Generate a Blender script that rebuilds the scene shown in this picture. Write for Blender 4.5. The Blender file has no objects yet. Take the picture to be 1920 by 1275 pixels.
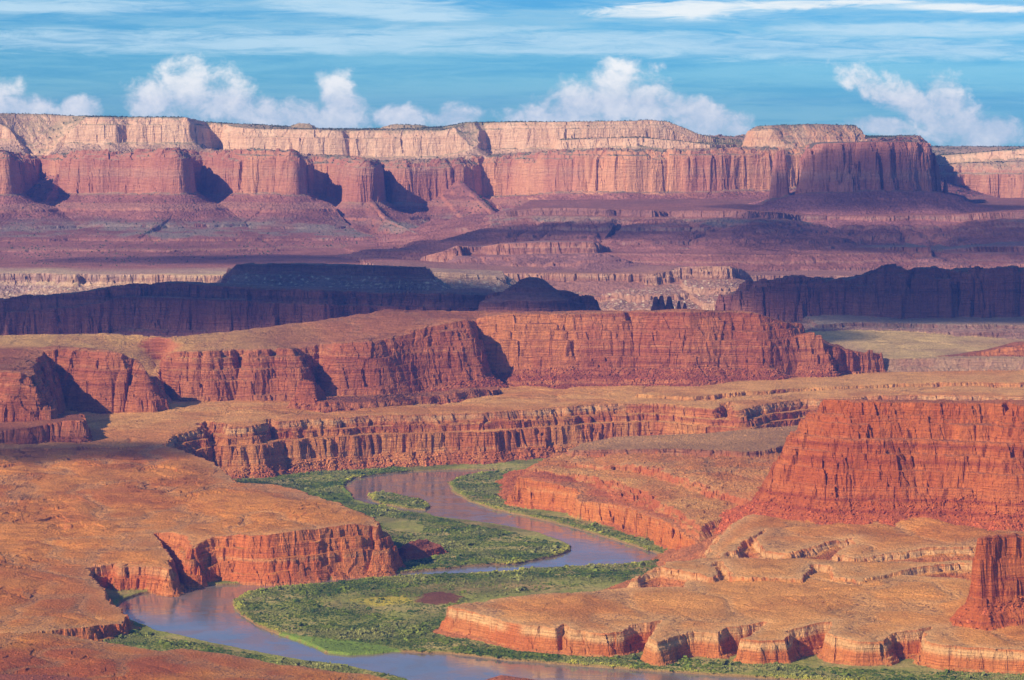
import bpy, math, time
import numpy as np
from mathutils import Vector

T0 = time.time()
QUAL = 1.0
C = bpy.context.scene
# ------------------------------------------------------------------ camera
F, CX, CY, HOR, HC = 5333.0, 960.0, 637.5, 235.0, 600.0
PITCH = math.atan((CY - HOR) / F)
cam = bpy.data.cameras.new('camera')
cam.lens = 36.0 * F / 1920.0; cam.sensor_width = 36.0
cam.clip_start = 5.0; cam.clip_end = 60000.0
cam_ob = bpy.data.objects.new('camera', cam); C.collection.objects.link(cam_ob)
cam_ob.location = (0, 0, HC); cam_ob.rotation_euler = (math.pi/2 - PITCH, 0, 0)
C.camera = cam_ob
SP, CP = math.sin(PITCH), math.cos(PITCH)
# ------------------------------------------------------------------ sun, sky, exposure
SUN_EL = math.radians(31.0)
SUN_AZ = (-0.74, -0.67)                       # horizontal direction towards the sun: left, behind the camera
_l = math.hypot(*SUN_AZ)
SUN_DIR = Vector((SUN_AZ[0]/_l*math.cos(SUN_EL), SUN_AZ[1]/_l*math.cos(SUN_EL), math.sin(SUN_EL)))
sun = bpy.data.lights.new('sun', 'SUN'); sun.energy = 5.0; sun.angle = math.radians(0.5); sun.color = (1.0, 0.81, 0.57)
sun_ob = bpy.data.objects.new('sun', sun); C.collection.objects.link(sun_ob)
sun_ob.rotation_euler = SUN_DIR.to_track_quat('Z', 'Y').to_euler()
C.view_settings.view_transform = 'Standard'; C.view_settings.look = 'None'
C.view_settings.exposure = 0.44; C.view_settings.gamma = 1.0

def nd(nt, typ, x=0, **kw):
    n = nt.nodes.new(typ)
    for k, v in kw.items():
        if k in ('inp',):
            for a, b in v.items(): n.inputs[a].default_value = b
        else: setattr(n, k, v)
    return n
def lk(nt, a, b): nt.links.new(a, b)
def mth(nt, op, a, b=None, c=None, clamp=False):
    n = nt.nodes.new('ShaderNodeMath'); n.operation = op; n.use_clamp = clamp
    for i, v in enumerate((a, b, c)):
        if v is None: continue
        if isinstance(v, (int, float)): n.inputs[i].default_value = v
        else: nt.links.new(v, n.inputs[i])
    return n.outputs[0]
def mixc(nt, f, a, b, mode='MIX'):
    n = nt.nodes.new('ShaderNodeMix'); n.data_type = 'RGBA'; n.blend_type = mode
    for i, v in ((0, f), (6, a), (7, b)):
        if isinstance(v, (int, float)): n.inputs[i].default_value = v
        elif isinstance(v, tuple): n.inputs[i].default_value = v if len(v) == 4 else v + (1,)
        else: nt.links.new(v, n.inputs[i])
    return n.outputs[2]
def maprange(nt, v, a, b, c=0.0, d=1.0, smooth=True):
    n = nt.nodes.new('ShaderNodeMapRange'); n.interpolation_type = 'SMOOTHSTEP' if smooth else 'LINEAR'
    nt.links.new(v, n.inputs[0])
    for i, x in enumerate((a, b, c, d)): n.inputs[i+1].default_value = x
    return n.outputs[0]
def noise(nt, vec, scale, detail=4.0, rough=0.55, dist=0.0):
    n = nt.nodes.new('ShaderNodeTexNoise'); n.inputs['Scale'].default_value = scale
    n.inputs['Detail'].default_value = detail; n.inputs['Roughness'].default_value = rough
    n.inputs['Distortion'].default_value = dist
    nt.links.new(vec, n.inputs['Vector']); return n.outputs['Fac']
def xyz(nt, x, y, z):
    n = nt.nodes.new('ShaderNodeCombineXYZ')
    for i, v in enumerate((x, y, z)):
        if isinstance(v, (int, float)): n.inputs[i].default_value = v
        else: nt.links.new(v, n.inputs[i])
    return n.outputs[0]

world = bpy.data.worlds.new("World"); C.world = world; world.use_nodes = True
wt = world.node_tree; wt.nodes.clear()
sky = wt.nodes.new('ShaderNodeTexSky'); sky.sky_type = 'NISHITA'; sky.sun_disc = False
sky.sun_elevation = SUN_EL
sky.sun_rotation = math.atan2(SUN_AZ[0], SUN_AZ[1])
sky.altitude = 1800; sky.air_density = 1.0; sky.dust_density = 0.3; sky.ozone_density = 2.5
tc = wt.nodes.new('ShaderNodeTexCoord'); sep = wt.nodes.new('ShaderNodeSeparateXYZ'); lk(wt, tc.outputs['Generated'], sep.inputs[0])
dx, dy, dz = sep.outputs
# azimuth / elevation of the sky direction, in degrees
az = mth(wt, 'MULTIPLY', mth(wt, 'ARCTAN2', dx, dy), 180/math.pi)
el = mth(wt, 'MULTIPLY', mth(wt, 'ARCSINE', dz), 180/math.pi)
def sky_px(px, py):      # azimuth and elevation of a place in the sky
    d = np.array([px-CX, F*CP + (CY-py)*SP, -F*SP + (CY-py)*CP]); d /= np.linalg.norm(d)
    return math.degrees(math.atan2(d[0], d[1])), math.degrees(math.asin(d[2]))
v_sm = xyz(wt, az, mth(wt, 'MULTIPLY', el, 1.0), 0.0)
basec = mixc(wt, 1.0, sky.outputs[0], (0.40, 0.93, 1.42), 'MULTIPLY')
# SKYBANDS: stretched sideways, in bands of elevation
v_st = xyz(wt, mth(wt, 'MULTIPLY', az, 0.16), mth(wt, 'ADD', mth(wt, 'MULTIPLY', el, 2.2), mth(wt, 'MULTIPLY', az, 0.02)), 3.0)
n1 = noise(wt, v_st, 1.0, 6, 0.62, 0.3)
v_st2 = xyz(wt, mth(wt, 'MULTIPLY', az, 0.75), mth(wt, 'MULTIPLY', el, 6.0), 9.0)
n2 = noise(wt, v_st2, 1.0, 9, 0.68, 0.9)
basec = mixc(wt, maprange(wt, mth(wt, 'ADD', mth(wt, 'MULTIPLY', n1, 0.8), mth(wt, 'MULTIPLY', n2, 0.3)), 0.38, 0.66, 0.85, 0.0), basec, mixc(wt, 1.0, basec, (0.55, 0.78, 0.92), 'MULTIPLY'))
def ellip(px, py, rx, ry, rot=0.0, pw=1.0):   # 1 in the middle, 0 outside, an ellipse in the sky (px units)
    a0, e0 = sky_px(px, py); k = 1/ (F*math.pi/180)
    ca, sa = math.cos(math.radians(rot)), math.sin(math.radians(rot))
    u = mth(wt, 'SUBTRACT', az, a0); v = mth(wt, 'SUBTRACT', el, e0)
    uu = mth(wt, 'ADD', mth(wt, 'MULTIPLY', u, ca/(rx*k)), mth(wt, 'MULTIPLY', v, sa/(rx*k)))
    vv = mth(wt, 'ADD', mth(wt, 'MULTIPLY', u, -sa/(ry*k)), mth(wt, 'MULTIPLY', v, ca/(ry*k)))
    r2 = mth(wt, 'ADD', mth(wt, 'MULTIPLY', uu, uu), mth(wt, 'MULTIPLY', vv, vv))
    return mth(wt, 'SUBTRACT', 1.0, r2)      # 1..-inf
def union(vals):
    o = vals[0]
    for v in vals[1:]: o = mth(wt, 'MAXIMUM', o, v)
    return o
# soft streak banks
streaks = union([ellip(500, 78, 560, 26, 0.5), ellip(1300, 85, 700, 28, -1.2), ellip(1750, 92, 330, 22, -2), ellip(150, 75, 420, 22, 0),
                 ellip(1750, 55, 300, 16, 0), ellip(700, 12, 200, 22, 0), ellip(1300, 20, 200, 20, 0), ellip(1800, 14, 300, 10, -2),
                 ellip(800, 30, 130, 10, 0), ellip(100, 12, 300, 14, 0), ellip(1150, 95, 300, 10, 0)])
sden = maprange(wt, mth(wt, 'ADD', mth(wt, 'MULTIPLY', mth(wt, 'MAXIMUM', streaks, -1.2), 0.32), mth(wt, 'ADD', mth(wt, 'MULTIPLY', n1, 0.9), mth(wt, 'MULTIPLY', n2, 0.9))), 0.78, 1.32, 0.0, 0.66)
thin = maprange(wt, mth(wt, 'ADD', mth(wt, 'MULTIPLY', n1, 0.8), mth(wt, 'MULTIPLY', n2, 0.5)), 0.48, 0.86, 0.0, 0.55)
thin = mth(wt, 'MULTIPLY', thin, maprange(wt, el, 1.0, 2.2, 0.2, 1.0))
lens_c = union([ellip(1270, 19, 165, 17, 1.5), ellip(1480, 10, 130, 9, 0), ellip(1850, 16, 150, 8, -2), ellip(1640, 3, 100, 6, 0)])
lden = maprange(wt, mth(wt, 'ADD', mth(wt, 'MULTIPLY', mth(wt, 'MAXIMUM', lens_c, -2.0), 0.45), mth(wt, 'MULTIPLY', n2, 1.6)), 0.7, 1.25, 0.0, 0.85)
c1 = mixc(wt, thin, basec, (5.6, 8.6, 10.8))
c1 = mixc(wt, sden, c1, (8.5, 11.3, 13.0))
c1 = mixc(wt, lden, c1, (12.8, 13.3, 13.3))
# low cumulus behind the mesas
v_cu = xyz(wt, mth(wt, 'MULTIPLY', az, 1.0), mth(wt, 'MULTIPLY', el, 1.15), 1.7)
n3 = noise(wt, v_cu, 1.7, 7, 0.56, 0.35)
n4 = noise(wt, v_cu, 0.9, 3, 0.5, 0.0)
n5 = noise(wt, v_cu, 7.0, 5, 0.6, 0.6)
cum = union([ellip(40, 215, 110, 40, -12), ellip(150, 205, 40, 22, 0), ellip(365, 175, 85, 58, -5), ellip(300, 185, 55, 45, 0), ellip(430, 195, 80, 38, -25),
             ellip(560, 225, 130, 34, -3), ellip(640, 190, 38, 55, 20), ellip(750, 225, 50, 26, 0), ellip(850, 220, 55, 24, 0),
             ellip(1080, 200, 70, 48, 8), ellip(1150, 175, 75, 50, 20), ellip(1210, 195, 80, 45, -20), ellip(1060, 225, 120, 30, 0), ellip(1320, 225, 105, 34, -18),
             ellip(1640, 165, 70, 24, -30), ellip(1720, 200, 85, 30, -38), ellip(1770, 190, 40, 48, 15), ellip(1810, 240, 90, 38, -8), ellip(1870, 245, 45, 30, 0),
             ellip(-60, 190, 120, 50, -8), ellip(1650, 235, 60, 16, -5)])
cf = mth(wt, 'ADD', mth(wt, 'MULTIPLY', mth(wt, 'MAXIMUM', cum, -2.0), 0.34), mth(wt, 'ADD', mth(wt, 'MULTIPLY', mth(wt, 'SUBTRACT', n3, 0.5), 1.5), mth(wt, 'MULTIPLY', mth(wt, 'SUBTRACT', n5, 0.5), 0.30)))
cden = maprange(wt, cf, -0.26, 0.30, 0.0, 0.95)
ccol = mixc(wt, maprange(wt, mth(wt, 'ADD', mth(wt, 'ADD', mth(wt, 'MULTIPLY', n5, 0.35), mth(wt, 'ADD', n3, 0.17)), mth(wt, 'MULTIPLY', el, 0.22)), 0.72, 1.28), (8.2, 10.0, 11.4), (14.2, 14.2, 13.8))
c1 = mixc(wt, cden, c1, ccol)
bg = wt.nodes.new('ShaderNodeBackground'); bg.inputs[1].default_value = 0.055
out = wt.nodes.new('ShaderNodeOutputWorld'); lk(wt, c1, bg.inputs[0]); lk(wt, bg.outputs[0], out.inputs[0])

# ------------------------------------------------------------------ helpers
def P(px, py, z):                 # where the sight line through a place in the photograph meets height z
    d = np.array([px-CX, F*CP + (CY-py)*SP, -F*SP + (CY-py)*CP]); t = (z-HC)/d[2]
    return d[0]*t, d[1]*t
def PY(px, py, Y):                # the point of that sight line at ground distance Y: x, z
    dxx, dyy, dzz = px-CX, F*CP + (CY-py)*SP, -F*SP + (CY-py)*CP; t = Y/dyy
    return dxx*t, HC + dzz*t
rng = np.random.default_rng(7)
PERM = rng.random((256, 256)).astype(np.float32)
_ang = rng.random((256, 256))*2*np.pi
GX, GY = np.cos(_ang).astype(np.float32), np.sin(_ang).astype(np.float32)
def gn(x, y, lam, seed=0):        # gradient noise, about -0.7..0.7, wavelength lam
    x = x/lam + seed*17.3; y = y/lam + seed*31.7
    xi = np.floor(x); yi = np.floor(y); fx = (x-xi).astype(np.float32); fy = (y-yi).astype(np.float32)
    xi = xi.astype(np.int32) & 255; yi = yi.astype(np.int32) & 255; x1 = (xi+1) & 255; y1 = (yi+1) & 255
    u = fx*fx*fx*(fx*(fx*6-15)+10); v = fy*fy*fy*(fy*(fy*6-15)+10)
    a = GX[xi, yi]*fx + GY[xi, yi]*fy; b = GX[x1, yi]*(fx-1) + GY[x1, yi]*fy
    c = GX[xi, y1]*fx + GY[xi, y1]*(fy-1); d = GX[x1, y1]*(fx-1) + GY[x1, y1]*(fy-1)
    return (a + (b-a)*u) + ((c + (d-c)*u) - (a + (b-a)*u))*v
def fb(x, y, lam, o=3, seed=0, g=0.5):
    s = 0; a = 1.0
    for k in range(o): s = s + a*gn(x, y, lam/2.03**k, seed+k); a *= g
    return s
_PH = rng.random((256, 256, 3)).astype(np.float32)
def cell(x, y, lam, seed=0):      # random value of the nearest jittered site: angular blocks
    x = x/lam + seed*13.1; y = y/lam + seed*7.7; xi = np.floor(x).astype(np.int32); yi = np.floor(y).astype(np.int32)
    best = np.full(x.shape, 9.0, np.float32); val = np.zeros(x.shape, np.float32)
    for i in (-1, 0, 1):
        for j in (-1, 0, 1):
            p = _PH[(xi+i) & 255, (yi+j) & 255]; ddx = xi+i+p[..., 0]-x; ddy = yi+j+p[..., 1]-y
            d = (ddx*ddx+ddy*ddy).astype(np.float32); m = d < best; best = np.where(m, d, best); val = np.where(m, p[..., 2], val)
    return val
def sstep(a, b, x):
    t = np.clip((x-a)/(b-a), 0, 1); return t*t*(3-2*t)

# ------------------------------------------------------------------ the landforms, traced as rim lines
# rim node: (px, py, z) | ('b', px, ytop, ybase, zbase, setback) | ('d', px, ytop, Y) | ('h', px, Y, z)
def node(n):
    if n[0] == 'b':
        _, px, yt, yb, zb, sb = n; X, Y = P(px, yb, zb); Y += sb; X, z = PY(px, yt, Y); return X, Y, z
    if n[0] == 'd':
        _, px, yt, Y = n; X, z = PY(px, yt, Y); return X, Y, z
    if n[0] == 'h':
        _, px, Y, z = n; X, _z = PY(px, 500, Y); return X, Y, z
    X, Y = P(*n); return X, Y, n[2]
FE = []
def feat(name, label, cat, style, nodes, tiers, amp=(10, 5, 2), rnd=2.0, roll=1.5, rill=0.0, dip=0.0, reach=None, plane=True, terr=1.0, gully=0.0, on=None, key=None, rub=0.0, topt=0.0, lobe=0.0, jag=0.0, tail=0.45, slab=0.0):
    N = [node(n) for n in nodes]
    FE.append(dict(name=name, label=label, cat=cat, style=style, N=np.array(N), tiers=tiers, amp=amp, rnd=rnd, roll=roll, rill=rill, dip=dip,
                   reach=reach or (max(t[0]+t[2] for t in tiers)+80), plane=plane, terr=terr, gully=gully, on=on, key=key, rub=rub, topt=topt, lobe=lobe, jag=jag, tail=tail, slab=slab))

# ---- far mesas: pale upper tier, red lower tier
def shift(nodes, dY): return [(n[0], n[1], n[2], n[3]+dY) if n[0] == 'd' else n for n in nodes]
WL = [(-700,290,9000),(-100,285,8900),(-30,283,8680),(8,283,8650),(14,284,8900),(50,288,9080),(62,290,9160),(92,290,9160),(112,290,9010),(150,284,8840),(220,283,8770),
      (280,282,8720),(328,281,8660),(337,281,8680),(342,281,8930),(372,284,8990),(398,284,8985),(412,284,8900),(428,284,8830),(470,282,8795),(530,282,8765),(546,284,8750),
      (551,284,9020),(580,290,9100),(620,292,9070),(650,296,8960),(676,298,8850),(688,300,8825),(693,300,9060),(715,302,9130),(745,300,9080),(762,303,9010),(775,305,9020),
      (830,300,9060),(838,300,9110),(860,298,9080),(900,293,9160),(960,290,9160),(1020,286,9060),(1060,283,9010),(1100,282,8990),(1150,281,8980),(1220,282,8980),(1300,281,9010),
      (1400,279,9060),(1480,275,9120),(1560,270,9200),(1650,262,9300)]
feat('mesa', 'long red sandstone mesa wall with deep blue shaded alcoves under the pale upper cliffs', 'mesa', 'wingate',
     [('d',)+w for w in WL] + [('h', 1720, 9600, 560), ('h', 1720, 10300, 560), ('h', -700, 10300, 560)],
     [(0, 26, 30, 'c'), (22, 96, 14, 'c'), (34, 68, 260, 't'), (150, 7, 8, 'c'), (170, 34, 460, 't'), (300, 7, 8, 'c'), (480, 34, 900, 't'), (560, 6, 8, 'c'), (800, 5, 6, 'c')],
     amp=(36, 8, 2.0), rnd=4, roll=5, plane=False, terr=0.8, gully=11, key='W', jag=12)
for lb_, pts in (('long talus spur fanning out below the widest buttress of the far left wall', [(338,8630,376),(310,8420,326),(255,8100,284)]),
                 ('talus spur below the third buttress, between two blue alcoves', [(690,8800,378),(722,8600,322),(780,8400,284)]),
                 ('tall talus cone climbing into the recess near the left end of the far wall', [(112,9000,470),(98,8880,410),(70,8700,350),(30,8400,292)]),
                 ('talus spur at the very left end of the far wall', [(2,8640,376),(-30,8400,326),(-60,8200,286)]),
                 ('broad talus slope rising high against the far wall right of the last alcove', [(850,9080,440),(880,8950,396),(920,8750,340),(945,8500,300)]),
                 ):
    a_ = [('h', x, Y, z) for x, Y, z in pts]; b_ = [('h', x+6, Y+4, z) for x, Y, z in pts[::-1]]
    feat('talus_spur', lb_, 'talus', 'wingate', a_+b_, [(0, 110, 300, 't'), (60, 5, 6, 'c'), (150, 5, 6, 'c')], amp=(8, 4, 2), rnd=2, roll=1, gully=9, reach=420)
NL = [(-700,210,9250),(-60,211,9220),(0,212,9200),(40,212,9190),(58,213,9290),(66,214,9290),(76,214,9200),(125,216,9210),(133,217,9270),(145,218,9190),(210,219,9170),(235,219,9200),(300,219,9190),(350,219,9180),
      (385,228,9330),(420,231,9330),(435,236,9270),(470,240,9240),(540,241,9230),(600,242,9220),(640,244,9230),(645,244,9330),(660,244,9330),(668,244,9240),(760,243,9240),(830,243,9230),
      (868,234,9220),(880,229,9220),(893,229,9300),(905,229,9320),(960,228,9290),(1000,228,9260),(1100,227,9260),(1190,226,9280),(1215,224,9300),(1250,227,9320),(1285,239,9330),(1310,250,9340),
      (1345,259,9380),(1400,262,9450)]
feat('cliff_tier', 'pale cream sandstone cliffs with scrubby green tops along the skyline above the red mesa wall', 'cliff', 'navajo',
     [('d',)+w for w in NL] + [('h', 1400, 10200, 540), ('h', -700, 10200, 600)],
     [(0, 22, 18, 'c'), (20, 58, 14, 'c'), (34, 60, 150, 't')], amp=(16, 8, 2), rnd=2, roll=1.5, dip=0.01, plane=False, terr=0.7, gully=5, on='W')
feat('cliff_tier', 'low pale caprock ledge right of the skyline cliffs, below the highest point', 'cliff', 'navajo',
     [('d', x, y, Y) for x, y, Y in [(1050,262,9120),(1130,258,9110),(1200,257,9100),(1260,262,9100),(1330,270,9110)]] + [('h', 1400, 9400, 540), ('h', 1040, 9400, 560)],
     [(0, 26, 12, 'c'), (14, 60, 130, 't')], amp=(12, 6, 3), plane=False, terr=0.8, on='W')
feat('knoll', 'small rounded pale dome standing alone on the left skyline', 'knoll', 'navajo',
     [('d', x, y, Y) for x, y, Y in [(548,233,9500),(560,230,9480),(580,231,9480),(590,235,9500),(575,232,9560)]], [(0, 10, 18, 'c'), (14, 60, 60, 't')], amp=(2, 1, 1), plane=False, terr=0.5)
feat('knoll', 'low flat scrub covered mesa top just left of the tall pale cliff on the skyline', 'knoll', 'navajo',
     [('d', x, y, Y) for x, y, Y in [(716,237,9600),(735,232,9560),(790,234,9560),(825,239,9600),(790,236,9680)]], [(0, 10, 22, 'c'), (18, 60, 60, 't')], amp=(3, 2, 1), plane=False, terr=0.8)
feat('mesa', 'flat topped pale mesa rising behind the dark butte', 'mesa', 'navajo2',
     [('d', x, y, Y) for x, y, Y in [(1417,236,9200),(1450,234,9180),(1520,232,9180),(1590,230,9200),(1606,233,9230)]] + [('h', 1600, 9400, 596), ('h', 1425, 9400, 590)],
     [(0, 18, 30, 'c'), (22, 42, 18, 'c'), (36, 70, 120, 't')], amp=(8, 4, 2), plane=False, terr=1.0, on='W')
feat('ledge', 'low reddish ledge trailing from the pale mesa towards the dark butte', 'ledge', 'navajo2',
     [('d', x, y, Y) for x, y, Y in [(1590,252,9150),(1655,253,9150),(1662,256,9160),(1668,254,9160),(1683,255,9170),(1684,262,9250)]] + [('h', 1590, 9300, 560)],
     [(0, 22, 10, 'c'), (12, 60, 90, 't')], amp=(3, 3, 2), plane=False, on='W')
feat('mesa', 'distant pale orange mesa wall at the far right edge beyond the dark butte', 'mesa', 'farright',
     [('d', x, y, Y) for x, y, Y in [(1640,318,10150),(1755,312,10050),(1800,305,10000),(1850,304,9990),(1920,302,9950),(2500,296,9900)]] + [('h', 2500, 11000, 520), ('h', 1640, 11000, 520)],
     [(0, 40, 60, 'c'), (62, 120, 16, 'c'), (80, 90, 200, 't')], amp=(22, 12, 3), plane=False, gully=8, key='FR')
feat('cliff_tier', 'thin cream caprock with scattered scrub at the far right edge of the skyline', 'cliff', 'navajo',
     [('d', x, y, Y) for x, y, Y in [(1640,300,10500),(1757,291,10350),(1800,288,10300),(1850,284,10250),(1920,278,10200),(2500,270,10150)]] + [('h', 2500, 11000, 530), ('h', 1640, 11000, 500)],
     [(0, 30, 24, 'c'), (26, 60, 180, 't')], amp=(16, 8, 3), plane=False, terr=0.8, on='FR')
# ---- the dark butte and its stepped slopes
feat('butte', 'dark purple flat topped butte with sheer fluted walls towering over the stepped slopes', 'butte', 'butte',
     [('d', x, y, Y) for x, y, Y in [(1514,282,8300),(1522,270,8270),(1540,267,8240),(1580,266,8215),(1640,264,8210),(1700,264,8220),(1738,266,8260),(1748,280,8330)]] + [('h', 1735, 8480, 552), ('h', 1516, 8450, 552)],
     [(0, 26, 12, 'c'), (12, 110, 16, 'c'), (26, 78, 340, 'l'), (110, 6, 6, 'c')], amp=(9, 10, 4), plane=False, gully=9, rnd=3)
feat('rock_slab', 'rounded dark rock slab split off from the left end of the butte', 'rock slab', 'butte',
     [('d', x, y, Y) for x, y, Y in [(1450,300,8330),(1457,284,8320),(1470,280,8325),(1472,284,8345),(1455,286,8370)]],
     [(0, 130, 14, 'c'), (14, 110, 500, 't')], amp=(2, 3, 2), plane=False, rnd=0, roll=0)
feat('rock_spire', 'thin dark spire standing off the right foot of the butte', 'rock spire', 'butte',
     [('d', x, y, Y) for x, y, Y in [(1769,338,8330),(1773,334,8325),(1776,340,8335),(1772,339,8345)]],
     [(0, 48, 5, 'c'), (5, 110, 500, 't')], amp=(1, 1, 1), plane=False, rnd=0, roll=0)
feat('stepped_slope', 'upper purple bench of the stepped slopes, a thin dark ledge running below the butte', 'slope', 'chinle',
     [('d', x, y, Y) for x, y, Y in [(905,418,7980),(925,404,7940),(950,395,7900),(1010,389,7840),(1100,389,7800),(1180,392,7800),(1230,393,7760),(1245,396,7840),(1290,394,7800),(1400,394,7720),(1460,397,7820),(1500,402,7900),(1560,404,7910),(1640,404,7880),(1780,402,7900),(1860,397,7860),(1920,396,7800),(2500,390,7760)]]
     + [('h', 2500, 8900, 378), ('h', 1000, 8700, 374)],
     [(0, 16, 8, 'c'), (8, 50, 520, 'l'), (90, 7, 6, 'c'), (190, 9, 8, 'c'), (320, 9, 8, 'c')], amp=(24, 12, 3), plane=False, gully=34, rnd=2, roll=4)
feat('stepped_slope', 'middle red bench of the stepped slopes with a lit cliff band and a pointed left prow', 'slope', 'moenkopi',
     [('d', x, y, Y) for x, y, Y in [(770,492,7300),(790,480,7280),(830,470,7260),(862,459,7270),(872,461,7330),(900,462,7330),(935,456,7290),(1020,452,7270),(1110,452,7260),(1135,458,7280),(1150,470,7400),(1200,468,7430),(1290,464,7380),(1300,470,7450),(1370,466,7400),(1450,462,7350),(1480,466,7450),(1560,460,7380),(1575,464,7460),(1600,462,7460),(1680,462,7380),(1740,462,7350),(1750,468,7440),(1830,462,7380),(1920,460,7330),(2500,455,7300)]]
     + [('h', 2500, 8200, 330), ('h', 900, 8100, 312), ('h', 740, 7700, 262)],
     [(0, 24, 10, 'c'), (10, 34, 400, 'l'), (60, 6, 5, 'c'), (150, 8, 6, 'c'), (270, 7, 6, 'c')], amp=(20, 12, 3), plane=False, gully=26, rnd=2, roll=3)
feat('rim_bench', 'lowest pale rimmed bench at the foot of the stepped slopes, rubble speckled below', 'bench', 'lowstep',
     [('d', x, y, Y) for x, y, Y in [(700,499,6980),(800,500,6960),(900,508,6940),(960,511,6900),(1100,511,6880),(1225,512,6860),(1272,500,6930),(1300,498,6900),(1372,498,6890),(1385,504,6960),(1400,514,6980),(1500,516,6950),(1700,516,6950),(1920,516,6950),(2500,516,6950)]]
     + [('h', 2500, 9300, 262), ('h', 600, 9300, 262)],
     [(0, 26, 10, 'c'), (10, 60, 300, 'l'), (90, 12, 8, 'c'), (180, 14, 8, 'c')], amp=(20, 10, 5), plane=False, gully=14, roll=3)
# ---- left valley plain beyond the dark ridge
feat('rim_bench', 'pale yellow plain with a crumbling cliff edge at the foot of the far left mesas', 'bench', 'whiterim',
     [('d', x, y, Y) for x, y, Y in [(-700,511,6950),(0,511,6950),(60,511,6950),(140,513,6900),(148,512,7010),(165,512,7010),(172,513,6910),(250,513,6900),(310,513,6880),(400,515,6870),(500,515,6860),(720,512,6900)]]
     + [('h', 720, 9300, 262), ('h', -700, 9300, 262)],
     [(0, 20, 7, 'c'), (8, 60, 190, 't')], amp=(14, 9, 5), plane=False, roll=1.0, gully=6, terr=0.6)
# ---- dark middle ridges (in cloud shade)
feat('ridge', 'long dark shaded ridge behind the red mesa on the left', 'ridge', 'dark',
     [('d', x, y, Y) for x, y, Y in [(-700,566,6200),(0,561,6200),(60,552,6200),(140,550,6190),(200,538,6200),(240,530,6200),(330,529,6190),(420,533,6170),(500,541,6150),(600,543,6110),(640,546,6160),(760,548,6170),(900,550,6150),(960,556,6150),(1060,566,6170)]]
     + [('h', 1060, 6500, 190), ('h', 900, 6560, 225), ('h', 430, 6560, 235), ('h', 240, 6290, 240), ('h', 0, 6290, 205), ('h', -700, 6290, 200)],
     [(0, 26, 10, 'c'), (22, 70, 14, 'c'), (40, 60, 130, 't')], amp=(24, 12, 4), plane=False, gully=8, jag=4)
feat('mesa', 'dark flat topped small mesa with a stepped left end and rubble speckled slopes', 'mesa', 'dark2',
     [('d', x, y, Y) for x, y, Y in [(418,521,6500),(428,509,6500),(443,494,6490),(470,493,6480),(560,495,6470),(640,496,6470),(740,498,6480),(800,502,6500),(812,512,6560)]] + [('h', 800, 6700, 270), ('h', 430, 6640, 270)],
     [(0, 18, 7, 'c'), (8, 40, 110, 't')], amp=(6, 4, 2), plane=False, gully=6, roll=1, jag=3)
feat('mesa', 'rubble strewn pale shoulder right of the dark flat mesa', 'mesa', 'rubble',
     [('d', x, y, Y) for x, y, Y in [(800,508,6620),(860,510,6600),(930,516,6600),(950,524,6640)]] + [('h', 940, 6800, 255), ('h', 790, 6800, 262)],
     [(0, 8, 6, 'c'), (8, 40, 130, 't')], amp=(6, 5, 3), plane=False, gully=6, roll=2)
feat('butte', 'dark rounded cone shaped butte in shade behind the red mesa', 'butte', 'dark',
     [('d', x, y, Y) for x, y, Y in [(975,522,6000),(992,518,5990),(1010,519,5990),(1022,524,6010),(1000,520,6040)]],
     [(0, 22, 44, 't'), (30, 8, 8, 'c'), (44, 18, 70, 't'), (84, 36, 8, 'c'), (92, 80, 90, 't')], amp=(3, 3, 2), plane=False, gully=4, roll=0.5)
feat('butte', 'dark stepped shoulder trailing right from the cone shaped butte', 'butte', 'dark',
     [('d', x, y, Y) for x, y, Y in [(915,552,6010),(940,548,5990),(1000,546,5980),(1060,547,5980),(1082,552,5985),(1110,554,5990),(1116,562,6000)]] + [('h', 1100, 6060, 200), ('h', 930, 6070, 205)],
     [(0, 16, 7, 'c'), (7, 20, 30, 't'), (30, 30, 10, 'c')], amp=(5, 6, 4), plane=False, roll=1, jag=6)
for x0, y0, w in ((1228, 556, 5), (1240, 554, 5), (1254, 555, 7), (1272, 563, 4), (1283, 567, 4)):
    feat('rock_spire', 'cluster of small dark pinnacles poking up behind the red mesa rim', 'rock spire', 'dark',
         [('d', x, y, Y) for x, y, Y in [(x0-w*0.4, y0+1, 5960), (x0+w*0.5, y0, 5955), (x0+w, y0+3, 5965), (x0, y0+2, 5975)]],
         [(0, 30, 7, 'c'), (7, 90, 60, 't')], amp=(1, 1.5, 1), plane=False, rnd=0, roll=0, reach=120)
feat('mesa', 'long dark fluted cliff in shade on the right behind the red mesa', 'mesa', 'dark',
     [('d', x, y, Y) for x, y, Y in [(1352,560,6560),(1358,550,6540),(1385,547,6530),(1396,527,6500),(1450,521,6480),(1482,518,6470),(1540,523,6470),(1600,521,6460),(1638,510,6450),(1656,502,6440),(1690,501,6430),(1704,506,6440),(1718,501,6430),(1770,501,6420),(1790,508,6440),(1816,507,6430),(1832,501,6420),(1920,501,6420),(2500,500,6420)]]
     + [('h', 2500, 6560, 262), ('h', 1660, 6580, 256), ('h', 1400, 6640, 225)],
     [(0, 18, 10, 'c'), (10, 84, 14, 'c'), (20, 30, 50, 't'), (60, 8, 8, 'c')], amp=(20, 12, 5), plane=False, gully=6, jag=9)
feat('plain_step', 'grey blue terraces below the long dark cliff on the right', 'terrace', 'greystep',
     [('b', x, yt, yb, 148, 10) for x, yt, yb in [(1540,606,618),(1600,602,616),(1700,605,618),(1800,606,622),(1920,607,624),(2500,607,624)]] + [('h', 2500, 6500, 172), ('h', 1500, 6500, 172)],
     [(0, 8, 5, 'c'), (10, 7, 30, 't'), (30, 7, 5, 'c'), (40, 20, 60, 't')], amp=(22, 10, 4), plane=True, terr=0.6)
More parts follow.
